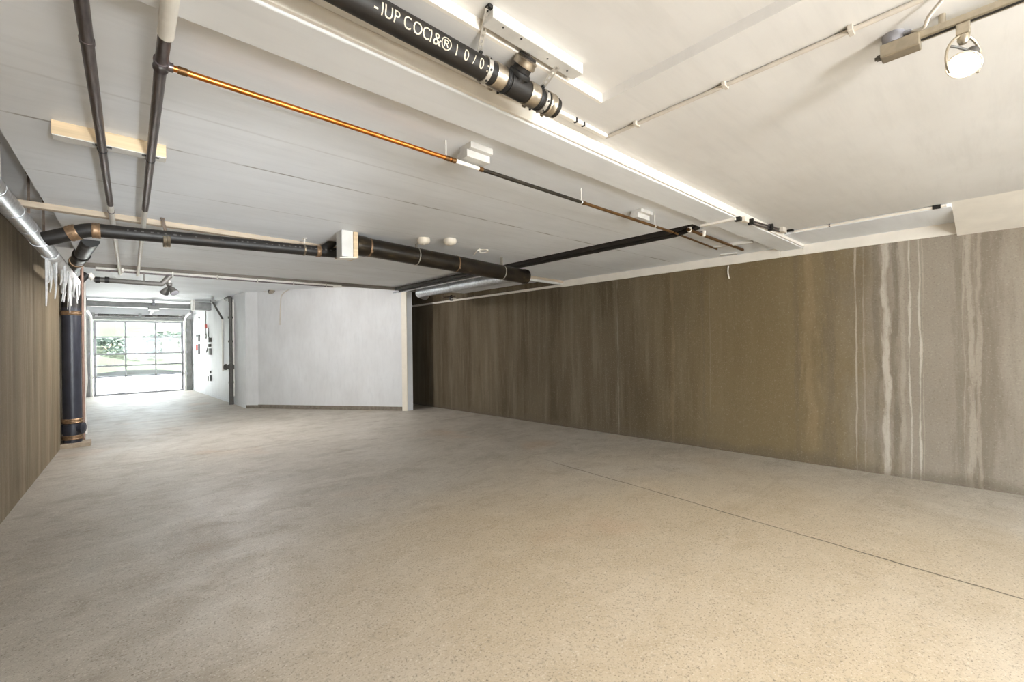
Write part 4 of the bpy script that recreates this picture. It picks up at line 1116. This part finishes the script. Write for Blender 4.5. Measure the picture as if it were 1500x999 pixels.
# ------------------------------------------------------------------ white partition: floodlight and cable
nW = Vector((-(WD[1]-WC[1]), WD[0]-WC[0], 0)).normalized()
if nW.dot(Vector((-1, -1, 0))) < 0: nW = -nW
pW = VF(*WC)
def onW(px, py, out=0.0): return onP(px, py, pW + nW*out, nW)
p = onW(396, 424, .10)
t = thing('wall_floodlight', 'small dark floodlight fixed high on left of the white angled wall', 'floodlight', p)
bm = BM(); add_tube(bm, [onW(392, 420, 0.0), onW(394, 421, .08), onW(396, 426, .10)], .02, 10); part('arm', bm, 'grey_steel', t)
ax = (Rt*.55-Z0*.6+nW*.3).normalized()
bm = BM(); add_lathe(bm, p-ax*.08, ax, [(0, .03), (.03, .045), (.12, .075), (.16, .085), (.165, .08)], 20); o = part('lamp_shade', bm, 'grey_lamp', t)
bm = BM(); add_lathe(bm, p+ax*.086, ax, [(0, .076), (.006, .06), (.01, .002)], 18); part('lens', bm, 'steel_band', o)
bm = BM(); add_obox(bm, onW(388, 423, .03), nW, nW.cross(Z0), Z0, .06, .03, .16); part('bracket', bm, 'white_pipe', t)
bm = BM(); pts = spline([onW(590, 419, .02), onW(520, 420, .02), onW(440, 421.5, .02), onW(424, 424, .02), onW(413, 432, .02), onW(411, 445, .02), onW(410, 476, .02)])
add_tube(bm, pts, .012, 8); solo('wall_cable', bm, 'conduit', 'thin grey cable along the top and down the white angled wall', 'cable')
p = onW(584, 421, .05); bm = BM(); u = nW.cross(Z0); add_lathe(bm, p-u*.12, u, [(0, .02), (.02, .035), (.18, .035), (.24, .02)], 14)
solo('pipe_stub', bm, 'grey_steel', 'short grey pipe stub at top right corner of the white angled wall', 'pipe')

# ------------------------------------------------------------------ corridor fittings
nC = Vector((-(WB[1]-WA[1]), WB[0]-WA[0], 0)).normalized()
if nC.x > 0: nC = -nC
pC = VF(*WA)
def onC(px, py, out=0.0): return onP(px, py, pC + nC*out, nC)
t = thing('steel_beam', 'grey steel beam crossing the corridor ceiling in front of the garage door', 'beam', V(0, 13, .9))
zA, zB = .865, .965
bm = BM(); add_box(bm, V(-.86, 12.98, zA), V(1.44, 13.02, zB)); part('web', bm, 'grey_steel', t)
for z in (zA, zB):
    bm = BM(); add_box(bm, V(-.86, 12.93, z-.01), V(1.44, 13.07, z+.01)); part('flange', bm, 'grey_steel', t, bevel=.003)
for x in (-.7, 1.3):
    bm = BM(); add_box(bm, V(x-.02, 12.98, zB), V(x+.02, 13.02, Z_FAR)); part('hanger', bm, 'grey_steel', t)
p = onY(225, 452, 12.7)
bm = BM(); add_box(bm, (p.x-.13, p.y-.3, p.z-.06), (p.x+.13, p.y+.25, p.z+.08)); t = thing('door_opener', 'small grey garage door opener under the steel beam', 'door opener', p)
part('housing', bm, 'grey_steel', t, bevel=.01)
bm = BM(); add_box(bm, (p.x-.03, p.y-.03, p.z+.07), (p.x+.03, p.y+.03, zr(Z_FAR))); part('mount', bm, 'light_steel', t)
bm = BM(); add_box(bm, (p.x-.025, p.y+.2, p.z-.03), (p.x+.025, (YD-.12)*H, p.z+.02)); part('drive_rail', bm, 'light_steel', t)
# grey ceiling duct box right of the beam and a diagonal brace
a, b = onY(283, 449, 12.3), onY(318, 452, 12.3)
t = thing('duct_box', 'grey sheet metal box under ceiling right of the steel beam', 'duct', a)
bm = BM(); add_box(bm, (a.x, a.y-.05, a.z-.10), (b.x-.16, a.y+.3, a.z+.14)); part('casing', bm, 'grey_steel', t, bevel=.006)
bm = BM(); add_box(bm, (a.x-.02, a.y-.07, a.z-.11), (a.x+.04, a.y+.5, zr(Z_FAR))); part('end_plate', bm, 'white_pipe', t)
a, b = onC(312, 443, .35), onC(326, 467, .05); bm = BM()
ax = b-a; add_obox(bm, (a+b)/2, ax, ax.cross(nC), nC, ax.length, .09, .06); t = thing('diagonal_brace', 'dark diagonal steel brace high on the corridor wall', 'brace', b)
part('strut', bm, 'grey_lamp', t)
bm = BM(); q = onC(326, 500, .02); add_box(bm, (q.x-.02, q.y-.02, zr(-.6)), (q.x+.02, q.y+.02, b.z)); part('rail', bm, 'white_pipe', t)
bm = BM(); add_obox(bm, onC(312, 441, .35), nC, nC.cross(Z0), Z0, .12, .1, .08); bm2 = bm
q = onC(312, 441, .35); add_box(bm2, (q.x-.03, q.y-.03, q.z), (q.x+.03, q.y+.03, zr(Z_FAR))); part('shoe', bm2, 'grey_steel', t)
# vertical steel pipe with valve
v0, v1 = onC(339, 583, .08), onC(339, 438, .08)
t = thing('standpipe', 'grey vertical standpipe with valve on the white corridor wall', 'pipe', Vector((v0.x, v0.y, floor_z(v0.y))))
bm = BM(); zmid = onC(338, 540, .08).z
bm = BM(); add_tube(bm, [(v0.x, v0.y, zmid), (v0.x, v0.y, v1.z-.05)], .045, 14); part('pipe_barrel', bm, 'grey_lamp', t)
bm = BM(); add_tube(bm, [(v0.x, v0.y, floor_z(v0.y)), (v0.x, v0.y, zmid)], .062, 14); part('pipe_barrel', bm, 'grey_lamp', t)
bm = BM(); add_tube(bm, fillet([(v0.x, v0.y, v1.z-.08), (v0.x, v0.y, v1.z+.05), onC(331, 438, .1)], .14, 6), .055, 14); part('elbow', bm, 'grey_lamp', t)
bm = BM(); add_lathe(bm, (v0.x, v0.y, zmid-.02), (0, 0, 1), [(0, .07), (.02, .085), (.12, .085), (.16, .06)], 16)
add_lathe(bm, (v0.x, v0.y, zmid+.05), -Rt, [(0, .05), (.12, .05), (.14, .09), (.17, .09), (.18, .05)], 16); part('valve', bm, 'grey_lamp', t)
bm = BM(); add_box(bm, (v0.x+.05, v0.y-.03, v0.z+.05), (v0.x+.09, v0.y+.03, v1.z)); part('bracket_rail', bm, 'white_pipe', t)
for py in (465, 500, 560):
    z = onC(339, py, .08).z; bm = BM(); add_lathe(bm, (v0.x, v0.y, z), (0, 0, 1), [(-.03, .05), (-.03, .07), (.03, .07), (.03, .05)], 14); part('coupling', bm, 'grey_lamp', t)
# pulls, switch and outlet
def cord_set(px, y0, y1, label, red=None, extra=None, w=.03):
    a, b = onC(px, y0, .05), onC(px, y1, .05)
    t = thing('pull_cord', label, 'pull cord', b, 'cords hanging on the corridor wall')
    bm = BM(); add_tube(bm, [a, b], .012, 8); part('cord', bm, 'grey_steel', t)
    for (c0, c1) in (extra or []):
        p, q = onC(px, c0, .05), onC(px, c1, .05); bm = BM(); add_tube(bm, [p, q], w, 8); part('grip', bm, 'grey_lamp', t)
    if red:
        p, q = onC(px, red[0], .05), onC(px, red[1], .05); bm = BM(); add_obox(bm, (p+q)/2, nC, nC.cross(Z0), Z0, .05, .13, (p-q).length); part('handle', bm, 'red', t)
    bm = BM(); add_obox(bm, onC(px, y0, .025), nC, nC.cross(Z0), Z0, .05, .06, .06); part('anchor', bm, 'grey_steel', t)
cord_set(288, 492, 519, 'pull cord with red handle hanging nearest the garage door', (505, 513))
cord_set(291.5, 465, 520, 'long pull cord with dark grips beside the red handled cord', None, [(490, 500), (504, 519)])
cord_set(301.5, 450, 490, 'pull cord with small red tag hanging above a ring', (475, 481))
p = onC(301.5, 492, .06); bm = BM(); rr = .09; u = nC.cross(Z0)
add_tube(bm, [p+u*math.cos(k*PI/10)*rr+Z0*math.sin(k*PI/10)*rr for k in range(21)], .014, 8)
solo('wall_ring', bm, 'grey_steel', 'round metal ring hanging on the corridor wall below the red tag', 'ring')
p = onC(308, 500, .03)
t = thing('door_switch', 'dark door control with grey box mounted on the corridor wall', 'switch', p)
for px, py, sx, sz, m, nm in ((307.5, 498, .12, .16, 'grey_lamp', 'upper_box'), (307, 506, .07, .10, 'grey_lamp', 'joint'), (307.5, 515, .15, .22, 'grey_steel', 'lower_box')):
    bm = BM(); add_obox(bm, onC(px, py, .04), nC, nC.cross(Z0), Z0, .08, sx, sz); part(nm, bm, m, t, bevel=.008)
bm = BM(); add_tube(bm, [onC(305, 480, .03), onC(305.5, 492, .03), onC(307, 498, .04)], .014, 8); part('conduit', bm, 'grey_lamp', t)
bm = BM(); add_tube(bm, [onC(304, 510, .05), onC(302.5, 516, .06)], .016, 8); part('lever', bm, 'grey_lamp', t)
p = onC(308, 554, .03)
t = thing('wall_outlet', 'small grey outlet low on the corridor wall below the door control', 'outlet', p)
bm = BM(); add_obox(bm, p, nC, nC.cross(Z0), Z0, .06, .07, .20); part('box', bm, 'grey_steel', t, bevel=.006)
bm = BM(); add_obox(bm, onC(308, 545, .02), nC, nC.cross(Z0), Z0, .04, .05, .09); part('cover', bm, 'grey_steel', t)
bm = BM(); add_tube(bm, [onC(305.5, 551, .03), onC(305.5, 558, .03)], .014, 8); part('plug', bm, 'grey_steel', t)

# ------------------------------------------------------------------ added fill lamps out of view, daylight
def fill_lamp(x, y, z, power, label, col=(1.0, 0.98, 0.94)):  # invented fixture, placed out of view to lift the brightness
    p = V(x, y, z); t = thing('fill_lamp', label, 'lamp', p, 'added round fill lamps')
    bm = BM(); add_lathe(bm, p, (0, 0, -1), [(0, .12), (.02, .13), (.03, .12)], 28); part('base', bm, 'plastic_white', t)
    bm = BM(); add_lathe(bm, p+Vector((0, 0, -.03)), (0, 0, -1), [(0, .115), (.03, .105), (.055, .07), (.065, .01)], 28); part('globe', bm, 'bulb', t)
    L = bpy.data.lights.new('lamp_light', 'POINT'); L.energy = power; L.color = col; L.shadow_soft_size = .12
    lo = bpy.data.objects.new('lamp_light', L); C.objects.link(lo); lo.parent = t; lo.location = (0, 0, -.24)  # light of the added fill lamp
fill_lamp(0.6, -1.6, Z_POCKET, 35, 'added round fill lamp behind the camera near the left wall')
fill_lamp(1.0, 6.45, Z_FAR, 210, 'added round fill lamp hidden behind the brown far ceiling beam', (1.0, 0.98, 0.96))
fill_lamp(3.0, -1.7, Z_NEAR, 35, 'added round fill lamp behind the camera near the right wall')

# added fill light shaped as a softbox, unseen behind the camera
p = Vector((0.35*H, -2.15*H, 1.25)); ax = Vector((0.10, 0.97, 0.20)).normalized(); u = ax.cross(Z0).normalized(); v = u.cross(ax)
t = thing('fill_softbox', 'added fill light shaped as a black softbox on a tripod behind the camera', 'lamp', Vector((p.x, p.y, floor_z(p.y))))
bm = BM(); add_hull(bm, [p-ax*.30+u*a*.08+v*b*.08 for a, b in ((-1, -1), (1, -1), (1, 1), (-1, 1))], [p+u*a*.35+v*b*.35 for a, b in ((-1, -1), (1, -1), (1, 1), (-1, 1))]); part('hood', bm, 'black', t)
bm = BM(); add_obox(bm, p+ax*.004, u, v, ax, .66, .66, .006); part('diffuser', bm, 'bulb', t)
q = p-ax*.25; bm = BM(); add_tube(bm, [q, Vector((q.x, q.y, floor_z(q.y)+.35))], .014, 10); part('pole', bm, 'steel_pipe', t)
for k in range(3):
    g = k*2*PI/3; bm = BM(); add_tube(bm, [Vector((q.x, q.y, floor_z(q.y)+.45)), Vector((q.x+.35*math.cos(g), q.y+.35*math.sin(g), floor_z(q.y+.35*math.sin(g))+.01))], .01, 8); part('leg', bm, 'steel_pipe', t)
L = bpy.data.lights.new('fill_softbox_light', 'AREA'); L.shape = 'SQUARE'; L.size = .66; L.energy = 185; L.color = (1.0, 1.0, 1.0)
lo = bpy.data.objects.new('fill_softbox_light', L); C.objects.link(lo); lo.parent = t; lo.location = p+ax*.012-LOC[t]; lo.rotation_euler = ax.to_track_quat('-Z', 'Y').to_euler()

# low spot added unseen behind the camera to brighten the far left ceiling
p = Vector((0.55*H, -2.2*H, 0.42)); ax = (V(0.30, 5.4, 0.80)-p).normalized(); u = ax.cross(Z0).normalized(); v = u.cross(ax)
t = thing('fill_spot', 'added fill spot shaped as a yellow work light on the floor behind the camera', 'lamp', Vector((p.x, p.y, floor_z(p.y))))
bm = BM(); add_obox(bm, p-ax*.05, u, v, ax, .26, .2, .09); part('housing', bm, 'yellow', t, bevel=.012)
bm = BM(); add_obox(bm, p-ax*.002, u, v, ax, .22, .16, .004); part('lens', bm, 'bulb', t)
bm = BM(); zf = floor_z(p.y)+.014
for sgn in (-1, 1):
    q = p-ax*.05+u*sgn*.145
    add_tube(bm, [q, Vector((q.x, q.y, zf))], .012, 8); add_tube(bm, [Vector((q.x, q.y-.16, zf)), Vector((q.x, q.y+.16, zf))], .012, 8)
part('stand', bm, 'steel_pipe', t)
L = bpy.data.lights.new('fill_spot_beam', 'SPOT'); L.energy = 2200; L.color = (0.9, 0.96, 1.0); L.spot_size = math.radians(25); L.spot_blend = 1.0; L.shadow_soft_size = .12
lo = bpy.data.objects.new('fill_spot_beam', L); C.objects.link(lo); lo.parent = t; lo.location = p+ax*.02-LOC[t]; lo.rotation_euler = ax.to_track_quat('-Z', 'Y').to_euler()

w = bpy.data.worlds.new('sky'); bpy.context.scene.world = w; w.use_nodes = True
nt = w.node_tree; bg = nt.nodes['Background']
bg.inputs[0].default_value = (0.88, 0.95, 1.0, 1); bg.inputs[1].default_value = 13.0

sn = bpy.data.lights.new('sun', 'SUN'); sn.energy = 75; sn.color = (1, 0.98, 0.95); sn.angle = math.radians(1.5)
so = bpy.data.objects.new('sun', sn); C.objects.link(so); so.location = (12, 30, 20)
so.rotation_euler = Vector((-.55, 0.0, -.83)).to_track_quat('-Z', 'Y').to_euler()

# ------------------------------------------------------------------ camera and view
cam = bpy.data.cameras.new('camera'); co = bpy.data.objects.new('camera', cam); C.objects.link(co)
cam.sensor_fit = 'HORIZONTAL'; cam.sensor_width = 36.0; cam.lens = FPX/1500*36.0; cam.clip_start = 0.02; cam.clip_end = 300
co.matrix_world = Matrix(((Rt.x, Up.x, -Fw.x, EYE.x), (Rt.y, Up.y, -Fw.y, EYE.y), (Rt.z, Up.z, -Fw.z, EYE.z), (0, 0, 0, 1)))
S = bpy.context.scene; S.camera = co
S.view_settings.view_transform = 'Standard'; S.view_settings.look = 'None'
S.view_settings.exposure = 0.0; S.view_settings.gamma = 1.0; S.view_settings.use_curve_mapping = False
S.cycles.use_denoising = True
S.cycles.max_bounces = 12; S.cycles.diffuse_bounces = 8; S.cycles.transparent_max_bounces = 12
